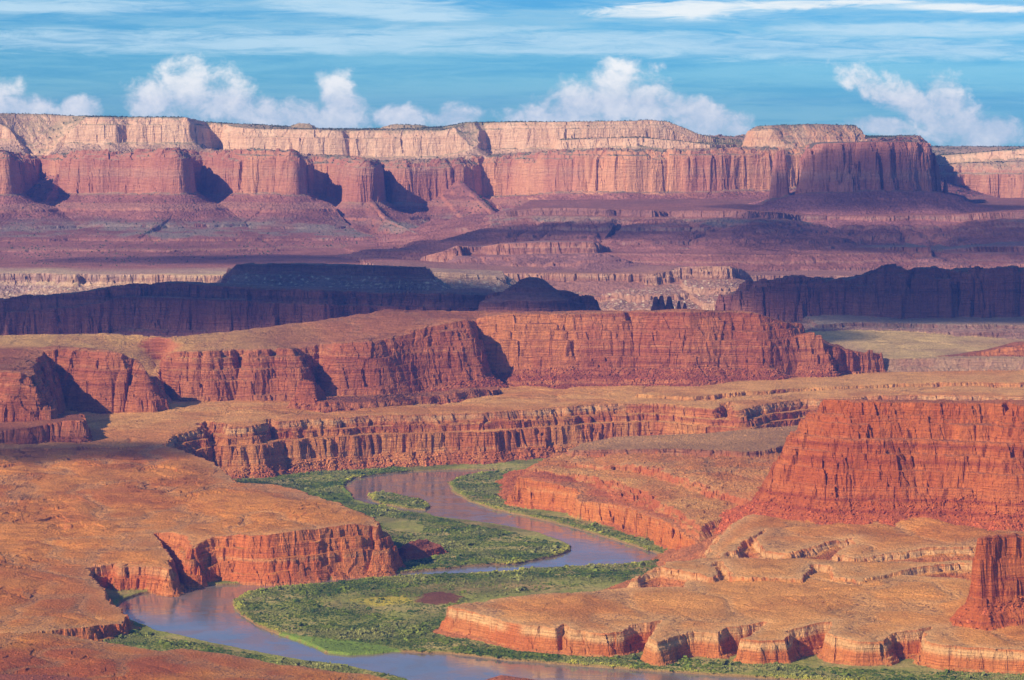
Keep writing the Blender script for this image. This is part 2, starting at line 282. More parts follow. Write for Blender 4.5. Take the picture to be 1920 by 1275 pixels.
feat('plain_step', 'flat grey and yellow plain stretching behind the red ridge on the right', 'plain', 'greyplain',
     [(1480,668,128),(1600,672,128),(1780,672,128),(1920,672,128),(2500,672,128),('h',2500,6500,150),('h',1400,6500,150),('h',1400,6000,140)],
     [(0, 60, 80, 't')], amp=(10, 5, 2), rnd=0, roll=1.5, rill=2.0)
# ---- the red mesa across the middle
RM = [('h', -700, 4850, 190), ('b', -60,692,806,84,14), ('b', 0,692,808,84,14), ('b', 38,694,812,84,14), ('b', 60,706,812,84,14), (66,672,188), (74,655,193),(110,650,196),(150,652,196),(200,655,196),(228,657,194),
      ('b', 250,668,768,86,14), ('b', 272,690,772,86,10), ('b', 288,706,768,86,10), ('b', 293,700,750,86,30), ('b', 300,672,745,86,60),
      ('b', 320,657,750,88,22),('b', 366,655,752,88,18),('b', 372,655,748,88,42),('b', 386,655,750,88,40),('b', 392,654,752,88,18),('b', 430,653,750,88,22),('b', 436,652,748,88,46),('b', 460,652,748,88,44),('b', 468,652,750,88,18),('b', 505,650,748,88,18),('b', 510,650,748,88,40),('b', 520,650,748,88,22),('b', 549,650,748,88,16),
      ('b', 555,648,744,88,90),('b', 600,642,742,88,110),('b', 622,640,742,88,90),('b', 640,638,744,88,50),('b', 700,634,742,88,40),('b', 750,626,738,88,45),('b', 800,610,734,88,45),('b', 850,600,732,88,45),
      ('b', 874,596,730,88,40),('b', 882,598,728,88,95),('b', 896,596,722,88,110),('b', 906,590,722,88,48),('b', 950,584,722,88,40),('b', 1000,584,722,88,36),('b', 1100,582,722,88,34),
      ('b', 1172,582,722,88,34),('b', 1180,582,722,88,52),('b', 1200,582,722,88,36),('b', 1290,581,724,88,32),('b', 1376,582,722,88,36),('b', 1418,584,722,88,32),('b', 1440,592,720,88,26),('b', 1478,603,718,88,22),('b', 1498,614,717,88,20),('b', 1512,626,716,88,26),
      ('h', 1505, 5700, 205), ('h', 1440, 5720, 214), ('h', 1400, 5730, 222), ('h', 900, 5770, 226), (760,579,229), (720,579,228), (600,598,214), (450,615,203), (320,628,199), (200,622,201), (0,626,200), ('h', -700, 5470, 200)]
feat('mesa', 'great red layered mesa running across the middle, sheer orange wall on its right half', 'mesa', 'red',
     RM, [(0, 12, 9, 'c'), (10, 20, 8, 'c'), (22, 18, 8, 'c'), (32, 32, 9, 'c'), (42, 22, 8, 'c'), (50, 34, 70, 't'), (80, 6, 6, 'c')], amp=(13, 7, 2.6), rnd=4, roll=2, rill=2.5, gully=8, topt=.5, jag=2, lobe=2.5)
feat('ridge', 'jagged red fin of rock stepping down from the right end of the red mesa', 'ridge', 'red',
     [('b', x, yt, yb, 92, 16) for x, yt, yb in [(1484,632,716),(1506,628,716),(1536,624,716),(1545,626,716),(1549,642,714),(1560,645,714),(1572,645,713),(1578,656,712),(1600,658,712),(1606,658,711),(1650,660,708),(1656,672,706),(1680,680,703)]] + [('h', 1680, 5800, 108), ('h', 1590, 5810, 140), ('h', 1490, 5790, 180)],
     [(0, 36, 8, 'c'), (8, 20, 8, 'c'), (14, 44, 60, 't')], amp=(4, 6, 4), plane=False, roll=0, rnd=1, jag=7)
feat('ridge', 'low red rocky ridge rising at the right edge behind the orange plain', 'ridge', 'red',
     [('b', x, yt, yb, 94, 20) for x, yt, yb in [(1640,686,704),(1700,680,702),(1760,668,702),(1800,665,701),(1840,658,700),(1880,650,700),(1905,648,700),(1920,640,699),(2100,630,699),(2500,630,699)]] + [('h', 2500, 5980, 160), ('h', 1900, 5930, 140), ('h', 1640, 5880, 104)],
     [(0, 12, 10, 'c'), (10, 60, 90, 't')], amp=(6, 6, 3), plane=False, roll=1, gully=8)
feat('rock_knob', 'crumbling red rock knob standing on the plain before the red mesa', 'rock knob', 'red',
     [('b', x, yt, yb, 88, 8) for x, yt, yb in [(563,716,768),(572,714,768),(585,716,768),(598,724,766),(612,740,765)]] + [('h', 600, 5150, 118), ('h', 566, 5150, 138)],
     [(0, 26, 10, 'c'), (10, 40, 40, 't')], amp=(3, 4, 3), plane=False, roll=0, rnd=1, rub=3.5)
feat('ledge', 'low red rubble ledge along the foot of the red mesa beside the dark cleft', 'ledge', 'red',
     [('b', x, yt, yb, 88, 8) for x, yt, yb in [(600,752,772),(680,752,768),(760,748,764),(840,738,756),(900,728,748),(935,730,742)]] + [('h', 935, 5530, 94), ('h', 760, 5370, 94), ('h', 600, 5290, 94)],
     [(0, 9, 7, 'c'), (8, 26, 36, 't')], amp=(9, 7, 3), plane=False, roll=2, rub=2.0)
feat('ledge', 'dark red block of rock at the foot of the left prow of the red mesa', 'ledge', 'red',
     [('b', x, yt, yb, 80, 10) for x, yt, yb in [(-300,806,832),(0,806,832),(60,800,830),(100,790,826),(130,786,826),(150,786,826),(160,792,824)]] + [('h', 150, 4830, 112), ('h', -300, 4840, 104)],
     [(0, 24, 8, 'c'), (8, 30, 40, 't')], amp=(5, 5, 3), plane=False, roll=1.5)
# ---- the middle bench and its gorge wall
feat('bench', 'wide tan plain at the foot of the red mesa, ending in a long orange gorge wall above the river', 'bench', 'midbench',
     [('h', -700, 4500, 84), (250,835,78),(306,829,78),(330,812,82),(362,803,85),(368,796,87),(385,788,89),(422,790,89),(430,800,86),(470,796,88),(496,790,89),(503,782,91),(512,782,91),(522,788,89),(600,783,90),(700,777,90),(760,775,91),(860,772,91),(905,772,91),(915,770,92),(1000,765,92),
      (1090,758,93),(1200,754,93),(1280,755,93),(1300,760,92),(1338,764,91),(1350,752,93),(1375,750,94),(1385,766,91),(1420,757,92),(1500,748,93),(1600,742,94),(1700,738,95),(1920,740,95),(2500,740,95),('h', 2500, 6300, 104), ('h', -700, 6300, 100)],
     [(0, 14, 9, 'c'), (14, 14, 8, 'c'), (34, 34, 9, 'c'), (46, 44, 60, 't')], amp=(13, 9, 4), rnd=2, roll=3, rill=3.5, gully=5, topt=.5, slab=.5)
feat('ledge', 'thin pale ledges stepping the plain left of the big red butte', 'ledge', 'midbench',
     [(1200,738,100),(1300,742,100),(1400,733,101),(1500,727,102),(1620,722,103),(1760,716,104),(1920,716,104),(2500,716,104),('h',2500,5900,106),('h',1500,5700,103)],
     [(0, 8, 5, 'c'), (8, 30, 60, 't')], amp=(16, 9, 4), rnd=1, roll=1, rill=1)
feat('terrace', 'shaded grey brown terrace with a banded little cliff below the orange gorge wall', 'terrace', 'greyterr',
     [(1070,842,66),(1090,843,68),(1130,842,70),(1200,841,71),(1260,840,72),(1330,842,72),(1400,846,72),(1440,842,72),(1475,832,75),(1520,808,80),('h',1560,4960,82),(1300,812,77),(1150,818,74),(1085,832,68)],
     [(0, 11, 6, 'c'), (8, 10, 30, 't'), (36, 34, 40, 't')], amp=(6, 5, 3), rnd=1, roll=1)
feat('terrace', 'upper rubble slope of the river terrace with a pale rounded ledge', 'terrace', 'rubblered',
     [(1075,868,57),(1110,872,60),(1180,869,66),(1240,879,68),(1290,897,66),(1330,915,64),(1380,930,62),(1440,950,60),('h',1900,4000,60),('h',1900,4900,68),('h',1080,4800,60)],
     [(0, 7, 6, 'c'), (7, 40, 100, 't')], amp=(8, 7, 4), rnd=2, roll=3, rill=1, rub=1.8, topt=.9, lobe=7, jag=3)
feat('terrace', 'bright orange river terrace wall with two prows above the right bank', 'terrace', 'orange',
     [(968,893,47),(985,896,47),(1003,899,47),(1050,906,45),(1080,914,42),(1086,934,33),(1096,938,31),(1150,945,34),(1200,956,38),(1250,975,38),(1285,1000,34),(1310,1016,28),('h',1400,4000,30),('h',1500,4700,58),('h',1050,4750,54),(1010,868,50)],
     [(0, 27, 8, 'c'), (8, 8, 6, 'c'), (13, 20, 40, 't')], amp=(5, 5, 3), rnd=2, roll=3, plane=True, gully=3, rub=1.3, topt=.9, lobe=4, jag=2, key='T1')
feat('terrace', 'middle rubble ledge of the river terrace, between the orange wall and the pale ledge', 'terrace', 'rubblered',
     [(985,880,51),(1020,880,52),(1060,885,53),(1120,894,54),(1160,903,54),(1210,919,53),(1260,946,50),(1300,975,46),(1338,1004,42),('h',1500,4150,55),('h',1450,4700,58),('h',1080,4750,56)],
     [(0, 6, 4, 'c'), (7, 8, 5, 'c'), (11, 14, 60, 't')], amp=(9, 8, 4), rnd=1, roll=2, rub=1.0, jag=2, slab=1, reach=160, on='T1')
# ---- right foreground
feat('butte', 'big bright red layered butte on the right with rubble at its foot', 'butte', 'rednear',
     [(1540,747,214),(1600,752,214),(1660,753,214),(1700,752,214),(1780,753,214),(1884,754,214),('h',1889,4003,212),('h',1894,4003,212),(1899,757,214),(2000,757,214),(2500,757,214),('h',2500,4060,203),('h',1560,4110,198)],
     [(0, 14, 7, 'c'), (11, 14, 7, 'c'), (24, 18, 8, 'c'), (37, 18, 9, 'c'), (50, 24, 9, 'c'), (60, 22, 8, 'c'), (70, 16, 9, 'c'), (76, 36, 60, 't')], amp=(8, 6, 4), rnd=2, roll=1.5, gully=6, rub=1.2)
feat('butte', 'smaller deep red butte cut off by the right edge', 'butte', 'rednear',
     [(1837,1012,130),(1866,1008,131),(1920,1005,131),(2400,1000,131),('h',2400,3300,122),('h',1852,3290,121)],
     [(0, 20, 3, 'c'), (4, 26, 3, 'c'), (8, 20, 3, 'c'), (12, 14, 9, 't')], amp=(3, 3, 3), rnd=1, roll=1, gully=2, rub=1.6, tail=1.6, jag=3)
feat('bench', 'rolling orange bench at the foot of the big red butte, dotted with dark drainage cracks', 'bench', 'orangeright',
     [(1322,1046,42),(1352,1040,48),(1375,1028,52),(1400,1010,56),(1440,990,59),(1416,1012,56),(1440,1030,54),(1480,1034,54),(1520,1024,56),(1560,1012,58),(1600,1006,59),(1604,1018,57),(1570,1034,55),(1600,1042,54),(1650,1036,55),(1720,1028,56),(1830,1022,57),(2400,1015,58),('h',2400,5000,66),('h',1500,4700,60),(1420,950,60),(1372,985,55),(1338,1020,47)],
     [(0, 7, 6, 'c'), (7, 20, 45, 't')], amp=(7, 6, 3), rnd=1.2, roll=4.5, rill=1.5, topt=.6, lobe=9, slab=.45)
feat('bench', 'middle orange bench of rounded lobes between the two red buttes', 'bench', 'orangeright',
     [(1190,1082,42),(1215,1066,48),(1240,1060,50),(1290,1068,50),(1335,1080,48),(1345,1070,50),(1338,1050,54),(1356,1048,54),(1366,1066,51),(1372,1080,48),(1420,1084,48),(1500,1082,48),(1512,1066,51),(1520,1052,53),(1556,1056,53),(1566,1078,49),(1610,1085,48),(1650,1078,49),(1700,1066,51),(1760,1056,52),(1800,1052,53),(2400,1050,54),('h',2400,3570,47),('h',1700,3600,47),('h',1330,3640,46),(1250,1052,49)],
     [(0, 9, 6, 'c'), (7, 20, 50, 't')], amp=(6, 5, 3), rnd=1.2, roll=3.5, rill=1.5, topt=.5, lobe=7, slab=.45)
feat('bench', 'nearest orange bench on the right with a banded low cliff above the green bank', 'bench', 'orangeright',
     [(843,1135,35),(855,1140,34),(885,1144,34),(930,1156,33),(985,1170,32),(1040,1177,31),(1058,1168,33),(1072,1180,31),(1140,1185,30),(1165,1180,31),(1184,1170,33),(1240,1160,35),(1230,1178,32),(1216,1192,30),(1232,1202,29),(1275,1186,31),(1300,1180,32),(1350,1186,31),
      (1366,1174,33),(1432,1164,35),(1412,1182,32),(1392,1194,30),(1424,1200,29),(1470,1198,29),(1486,1186,31),(1478,1182,32),(1530,1168,35),(1566,1162,36),(1552,1184,32),(1566,1192,31),(1610,1200,30),(1660,1200,30),(1670,1186,32),(1724,1176,35),(1752,1172,35),(1736,1190,32),(1730,1198,31),(1770,1208,30),(1840,1212,30),(1930,1216,30),(2400,1220,30),
      ('h',2400,3330,50),('h',1900,3420,50),('h',1600,3520,44),('h',1300,3560,41),(1280,1099,40),(1173,1101,39),(1040,1110,37),(930,1120,36),(870,1128,35)],
     [(0, 17, 6, 'c'), (5, 6, 4, 'c'), (8, 16, 36, 't')], amp=(4, 3.5, 2), rnd=1.2, roll=3.2, rill=1.5, gully=2, topt=.45, lobe=6, slab=.45)
# ---- left foreground
feat('bench', 'broad orange bench on the left ending in a red block cliff above the river bend', 'bench', 'orangebench',
     [('h',-700,3200,26),(40,1184,24),(120,1176,24),(180,1172,22),(236,1166,18),(240,1152,20),(214,1136,22),(200,1120,24),(192,1100,27),(172,1076,30),(165,1062,32),(190,1056,33),(215,1054,33),(228,1062,32),(240,1060,32),(300,1062,33),(318,1068,32),(322,1050,36),
      (300,1010,48),(290,996,54),(330,996,56),(352,1006,54),(358,1030,48),(366,1022,50),(400,1004,58),(450,1000,62),(470,1004,61),(500,1002,63),(560,994,66),(600,988,67),(660,982,68),(705,985,64),(712,976,66),
      (690,962,71),(640,944,73),(560,918,73),(510,906,73),(442,900,73),(432,890,73),(400,868,74),(340,842,76),(312,834,77),('h',240,5000,80),('h',-700,5000,84)],
     [(0, 14, 5, 'c'), (9, 16, 5, 'c'), (18, 16, 5, 'c'), (25, 30, 30, 't')], amp=(5, 5, 3), rnd=1.2, roll=4.5, rill=2.5, gully=3, topt=.45, lobe=6, slab=1)
feat('knoll', 'dark red rubble knoll below the end of the left cliff among the green thicket', 'knoll', 'redrub',
     [(715,1020,22),(740,1030,20),(770,1012,24),(800,1008,20),(830,1022,14),(800,1030,14),(760,1040,12),('h',730,3900,14)],
     [(0, 30, 40, 't')], amp=(4, 4, 2), rnd=2, roll=2, rub=1.2)
feat('bench', 'low orange foreground bench along the bottom left edge', 'bench', 'orangefore',
     [('h',-700,3300,28),(60,1178,22),(150,1192,17),(230,1206,14),(260,1212,14),(300,1216,14),(345,1214,16),(400,1222,15),(430,1226,14),(520,1243,12),(600,1253,11),(690,1263,10),(725,1270,9),(770,1300,8),('h',1000,2300,6),('h',-700,2300,20)],
     [(0, 8, 6, 'c'), (5, 20, 30, 't')], amp=(3, 3, 1.5), rnd=1, roll=3.5, rill=2, topt=.4, lobe=4, slab=.7)
feat('knoll', 'dark red hump breaking the bottom edge in front of the river', 'knoll', 'redrub',
     [(905,1275,18),(940,1263,24),(1000,1272,19),(1050,1284,14),(950,1300,20)],
     [(0, 40, 70, 't')], amp=(3, 3, 2), rnd=1, roll=1)
feat('knoll', 'dark hump of ground at the very bottom left corner', 'knoll', 'redrub',
     [(-200,1262,36),(40,1262,34),(120,1264,32),(190,1275,26),(100,1300,26),(-200,1300,26)],
     [(0, 30, 60, 't')], amp=(3, 3, 2), rnd=1, roll=1)

# ------------------------------------------------------------------ river and floodplain
RIVER = [(P(x, y, 0)) for x, y in [
 (930,881),(860,881),(780,884),(720,889),(665,897),(648,906),(644,914),(658,926),(664,938),(690,946),(760,961),(800,964),(820,971),(900,981),(960,990),(1010,1001),(1058,1018),(1071,1026),(1068,1034),(1038,1044),(1000,1052),(930,1058),(830,1067),(760,1074),(700,1080),
 (640,1086),(560,1092),(480,1095),(400,1098),(350,1101),(315,1106),(262,1115),(228,1128),(218,1141),(246,1166),(300,1186),(400,1209),(500,1229),(560,1240),(640,1249),(700,1262),(760,1275),(860,1330),(1600,1420),(2400,1420),(2400,1330),(1500,1277),(1400,1270),(1250,1260),(1100,1250),(950,1238),(850,1226),(740,1222),
 (700,1226),(655,1229),(620,1225),(590,1214),(545,1197),(520,1189),(480,1172),(462,1160),(440,1141),(437,1130),(462,1114),(520,1103),(600,1097),(690,1088),(790,1080),(850,1079),(950,1076),(1000,1069),(1100,1063),(1190,1059),(1238,1051),(1244,1045),(1228,1036),(1180,1021),(1130,1006),(1080,991),(1020,976),(960,963),(925,955),(880,940),(848,922),(842,906),(862,896),(900,889),(930,886)]]
ISLAND = [P(x, y, 0) for x, y in [(690,930),(704,925),(735,926),(770,934),(797,943),(806,951),(798,957),(768,955),(720,946),(700,940)]]
ISLET = [P(x, y, 0) for x, y in [(592,1215),(620,1211),(680,1212),(700,1218),(690,1224),(640,1227),(610,1224)]]
LOBE = [P(x, y, 0) for x, y in [(919,1050),(930,1042),(980,1038),(1035,1036),(1036,1043),(1010,1049),(970,1058),(930,1060)]]

def sdist(poly, X, Y, zs=None):
    """signed distance (inside positive), arc length and edge height of the nearest edge point"""
    n = len(poly); D2 = np.full(X.shape, 1e12, np.float32); S = np.zeros(X.shape, np.float32); Z = np.zeros(X.shape, np.float32)
    ins = np.zeros(X.shape, bool); s0 = 0.0; WS = np.full(X.shape, 1e-9, np.float32); WZ = np.zeros(X.shape, np.float32)
    for i in range(n):
        ax, ay = poly[i][0], poly[i][1]; bx, by = poly[(i+1) % n][0], poly[(i+1) % n][1]
        ex, ey = bx-ax, by-ay; L2 = ex*ex + ey*ey + 1e-9; L = math.sqrt(L2)
        px = X-np.float32(ax); py = Y-np.float32(ay)
        t = np.clip((px*np.float32(ex) + py*np.float32(ey))*np.float32(1/L2), 0, 1)
        qx = px - t*np.float32(ex); qy = py - t*np.float32(ey); d2 = qx*qx + qy*qy
        m = d2 < D2
        D2 = np.where(m, d2, D2); S = np.where(m, s0 + t*np.float32(L), S)
        if zs is not None:
            ze = np.float32(zs[i]) + t*np.float32(zs[(i+1) % n]-zs[i]); Z = np.where(m, ze, Z)
            w = np.float32(min(L, 300.0))/(d2*np.sqrt(d2)+60); WS += w; WZ += w*ze
        if ey != 0:
            c = ((ay > Y) != (by > Y)) & (X < (ex*(Y-ay)/ey + ax)); ins ^= c
        s0 += L
    d = np.sqrt(D2); d = np.where(ins, d, -d)
    if zs is not None: bl = sstep(-6, 18, d); Z = Z*(1-bl) + bl*(WZ+1e-9*Z)/WS
    return d, S, Z

# stratigraphic staircase: maps height to ledged height
_r = np.random.default_rng(3); _zi, _zo = [-60.0], [-60.0]; _z = -60.0
while _z < 760:
    h = _r.choice([3.5, 5, 7, 10, 14], p=[.25, .3, .22, .15, .08]); p = _r.uniform(.35, .6)
    _zi += [_z+h*p, _z+h]; _zo += [_z+h*0.12, _z+h]; _z += h
_zi = np.array(_zi); _zo = np.array(_zo)
# ledges read smaller near, larger far
def stairs(z, Y):
    k = np.clip(Y/4500.0, 0.75, 2.0); return (np.interp(z/k, _zi, _zo)*k).astype(np.float32)

def terrain(X, Y):
    """height, owner, depth below own rim, outside distance along slope, for float32 arrays"""
    sh = X.shape; X = X.ravel().astype(np.float32); Y = Y.ravel().astype(np.float32)
    wob = fb(X, Y, 150, 2, 5)
    nb = fb(X, Y, 170, 2, 1); nm = gn(X, Y, 52, 2); ns = fb(X, Y, 19, 2, 3); nt_ = gn(X, Y, 6.5, 4); nm2 = gn(X, Y, 38, 8); ns2 = gn(X, Y, 12, 11)
    crk = np.exp(-(nm/0.045)**2)*sstep(0.0, 0.25, nm2) + 0.6*np.exp(-(ns2/0.07)**2)*sstep(0.05, 0.3, nm)
    md = (0.25 + 1.3*sstep(-.25, .3, fb(X, Y, 330, 2, 15))).astype(np.float32)
    bil = (np.abs(nm)*2.2 - 0.55)*md; bils = np.abs(ns2)*2.2 - 0.5; bilm2 = (np.abs(nm2)*2.2 - 0.55)*md
    cA = cell(X + 9*nm, Y + 9*nm2, 46, 1); cB = cell(X + 3*ns, Y + 3*ns2, 15, 2); cC = cell(X, Y, 6.5, 3)
    lb = np.abs(gn(X*0.9 + 20*nm, Y*0.62 + 0.35*X, 125, 44) + 0.30*gn(X, Y*0.8, 48, 45)); lbb = np.minimum(lb*2.4, 0.9)**0.8 - 0.45
    slabm = sstep(-.02, 0.25, fb(X, Y, 190, 2, 37))
    topm = sstep(0.0, 0.35, fb(X, Y, 230, 2, 33))
    roll = fb(X, Y, 260, 3, 21); rl = gn(X + 14*nm, Y*1.15 + 14*nm2, 120, 31); rillv = np.clip(1 - np.abs(rl)*9, 0, 1)**1.6*sstep(0.0, 0.35, fb(X, Y, 420, 1, 41)+0.25)
    rocks = np.maximum(gn(X, Y, 7, 51), 0)*1.8 + np.maximum(gn(X, Y, 3.4, 52), 0)
    # floor: floodplain with the river bed cut in
    floor = 3.0 + 0.6*nb + np.clip((Y-4950)/300, 0, 1)*16 + np.clip((Y-5200)/600, 0, 1)*70 + 0.5*ns2
    rd, _, _ = sdist(RIVER, X, Y); rd = rd + 2.5*ns + 3.0*nm2*0.6
    for isl in (ISLAND, ISLET, LOBE):
        bd = np.where((np.abs(X-np.mean([p[0] for p in isl])) < 260) & (np.abs(Y-np.mean([p[1] for p in isl])) < 320))[0]
        di, _, _ = sdist(isl, X[bd], Y[bd]); rd[bd] = np.minimum(rd[bd], -(di+1.5*ns[bd]))
    floor = np.where(Y < 5000, floor - 5.5*sstep(-2.5, 4, rd) , floor)
    z = floor.copy(); own = np.full(X.shape, -1, np.int16); below = np.zeros(X.shape, np.float32); tal = np.zeros(X.shape, np.float32); dn = np.full(X.shape, 500, np.float32)
    par = {}
    for fi, f in enumerate(FE):
        N = f['N']; R = f['reach'] + 40
        idx = np.where((X > N[:, 0].min()-R) & (X < N[:, 0].max()+R) & (Y > N[:, 1].min()-R) & (Y < N[:, 1].max()+R))[0]
        if not len(idx): continue
        x, y = X[idx], Y[idx]
        d, s, ze = sdist(N[:, :2], x, y, N[:, 2])
        ze = ze - 0.0
        A, B, G = f['amp']
        base = d + A*(0.9*nb[idx]+0.15) + B*bil[idx]*0.7 + G*(0.35*bils[idx] + 0.6*ns[idx]) - 1.1*G*crk[idx] + 0.4*B*(cA[idx]-.5)*md[idx] + G*1.3*(cB[idx]-.5)
        top = ze
        din = np.maximum(base, 0)
        fade = 1-np.exp(-din/60)
        top = top - f['rnd']*np.exp(-din/22) - f['dip']*din + f['roll']*roll[idx]*fade*2 - f['rill']*rillv[idx]*(0.3+0.7*fade)
        if f['jag']: top = top + f['jag']*((cA[idx]-.5)*1.2 + 0.9*(cB[idx]-.5) + .5*nm[idx])*np.exp(-np.abs(d)/np.where(d > 0, 60, 14+1.2*f['jag']))
        if f['slab']: top = top + f['slab']*slabm[idx]*((cA[idx]-.5)*4.0 + (cB[idx]-.5)*2.6 + (cC[idx]-.5)*0.8)*(.3+.7*fade)
        if f['lobe']: top = top + 0.3*f['lobe']*(np.abs(nm2[idx])*2.2-.5)*fade + f['lobe']*lbb[idx]*(0.35+0.65*fade)
        h = top.copy(); out_ = -base
        tl = np.zeros(x.shape, np.float32); cl = np.zeros(x.shape, np.float32); dout = np.maximum(-d, 0)
        if f['gully']:
            gl = 1.9 if N[:, 1].mean() > 7000 else 1.0; gs = gn(s + 0.25*nm[idx]*40, 0.12*d, 46*gl, fi+3); gs2 = gn(s + 10*nm2[idx], 0.2*d, 20*gl, fi+5)
        for k, (off, drop, wd, kd) in enumerate(f['tiers']):
            if kd == 'c':
                fa = np.mod(cA[idx]*(5.3+k), 1)-.5; fc = np.mod(cB[idx]*(7.1+k), 1)-.5
                vary = (0.35*B*bilm2[idx] + 0.95*B*fa + 1.3*G*fc + 0.7*G*(cC[idx]-.5)) if k % 2 else (0.3*B*nm[idx] + 0.9*B*fa + 1.5*G*fc + 0.7*G*(cC[idx]-.5))
                t = np.clip((out_ - off + vary)/wd, 0, 1)
                h -= drop*t; cl = np.maximum(cl, sstep(0, .3, t))
            else:
                t = np.clip((out_ - off)/wd, 0, 1); e = (1-np.exp(-2.0*t))/(1-math.exp(-2.0)) if kd == 't' else t*(1.25-.25*t)
                h -= drop*e; tl = np.maximum(tl, t)
                if f['gully']:
                    g = (np.abs(gs)*1.7 + 0.8*np.abs(gs2) - 0.5)*f['gully']*gl*0.75*np.clip(np.sin(np.pi*t), 0, 1)**0.7
                    h += g*0.5*min(1, drop/40)
        if f['key']:
            pb = np.full(X.shape, -1e4, np.float32); ph = np.full(X.shape, 1e4, np.float32); pb[idx] = base; ph[idx] = top; par[f['key']] = (pb, ph)
        maxoff = max(t[0]+t[2] for t in f['tiers'])
        h -= f['tail']*np.maximum(out_ - maxoff, 0)
        bl = top - h
        w = sstep(0.5, 5, bl)*f['terr']
        zz = h + 1.5*wob[idx]
        w = np.maximum(w, topm[idx]*f['topt'])
        h = h + (stairs(zz, y) - zz)*w*np.where(tl > 0.02, 0.22 if N[:, 1].mean() > 8000 else 0.45, 0.95)
        h = h + rocks[idx]*sstep(0.02, 0.1, tl)*(1-0.6*sstep(0.5, 1, tl))*1.3*min(2.0, float(N[:, 1].mean())/4500)
        if f['rub']: h = h + f['rub']*(rocks[idx] + 0.9*np.abs(ns2[idx]) + 1.4*bilm2[idx]*0.6)
        if f['on'] and f['on'] in par:
            pb, ph = par[f['on']]; pb = pb[idx]; h = np.where(pb > 1, np.minimum(h, ph[idx] + 0.9*(pb-1)), -1e5)
        m = (h > z[idx]) & (-d < f['reach'])
        im = idx[m]; z[im] = h[m]; own[im] = fi; below[im] = bl[m]; tal[im] = tl[m]; dn[im] = din[m]
    z = z + 0.25*nt_
    return z.reshape(sh), own.reshape(sh), below.reshape(sh), tal.reshape(sh), rd.reshape(sh), dn.reshape(sh)

# ------------------------------------------------------------------ sampling grid: rows crowd where the ground stands up
A0, A1 = -0.305, 0.285
Y0, Y1 = 2500.0, 10950.0
ncc, nrc = int(440*min(1, QUAL+.2)), 3400
ac = np.linspace(A0, A1, ncc); yc = np.linspace(Y0, Y1, nrc)
Ag, Yg = np.meshgrid(ac, yc, indexing='ij')
zc, *_ = terrain(Ag*Yg, Yg)
elv = (zc-HC)/Yg*F
hor = np.maximum.accumulate(elv, axis=1)
dyp = np.abs(np.diff(elv, axis=1)); vis = (elv[:, 1:] >= hor[:, 1:]-8).astype(np.float32)
wgt = dyp*(0.06 + 0.94*vis) + 0.012
def blur(a, axis, r):
    for _ in range(2):
        k = 2*r+1; pad = [(0, 0), (0, 0)]; pad[axis] = (r+1, r); c = np.cumsum(np.pad(a, pad, mode='edge'), axis=axis)
        a = (np.take(c, range(k, c.shape[axis]), axis) - np.take(c, range(0, c.shape[axis]-k), axis))/k
    return a
wgt = np.minimum(wgt, 12.0)
wgt = blur(blur(wgt, 0, 4), 1, 2)
NC, NR = int(1300*QUAL), int(1750*QUAL)
cum_ = np.concatenate([np.zeros((ncc, 1)), np.cumsum(wgt, axis=1)], axis=1); cum_ /= cum_[:, -1:]
Yrow = np.empty((ncc, NR))
for i in range(ncc): Yrow[i] = np.interp(np.linspace(0, 1, NR), cum_[i], yc)
af = np.concatenate([np.linspace(A0, -.196, 90, endpoint=False), np.linspace(-.196, .196, NC-160, endpoint=False), np.linspace(.196, A1, 70)]); fi_ = (af-A0)/(A1-A0)*(ncc-1); i0 = np.minimum(fi_.astype(int), ncc-2); fr = (fi_-i0)[:, None]
YF = Yrow[i0]*(1-fr) + Yrow[i0+1]*fr
XF = af[:, None]*YF
print('coarse', time.time()-T0)
ZF, OWN, BEL, TAL, RD, DIN = terrain(XF, YF)
print('fine', time.time()-T0)

# ------------------------------------------------------------------ rock and soil colours (albedo), from slope, height and rock layer
def grad(a, ax):
    return np.gradient(a, axis=ax)
ux, uy, uz = grad(XF, 0), grad(YF, 0), grad(ZF, 0); vx, vy, vz = grad(XF, 1), grad(YF, 1), grad(ZF, 1)
nx = uy*vz-uz*vy; ny = uz*vx-ux*vz; nz = ux*vy-uy*vx; ln = np.sqrt(nx*nx+ny*ny+nz*nz)+1e-9
NZ = blur(np.abs(nz/ln).astype(np.float32), 1, 1); del ux, uy, uz, vx, vy, vz, nx, ny, nz, ln
def lerp(a, b, t): return a + (b-a)*t[..., None]
col = lambda *c: np.array(c, np.float32)
RED, DRED, ORA, CREAM, PURP, GREEN = col(.46,.125,.055), col(.27,.075,.045), col(.60,.235,.095), col(.70,.50,.33), col(.27,.125,.115), col(.30,.27,.19)
_rr = np.random.default_rng(11)
LZ = np.cumsum(_rr.uniform(2.0, 9.0, 200))-30; LV = _rr.random(200).astype(np.float32); LV2 = _rr.random(200).astype(np.float32)
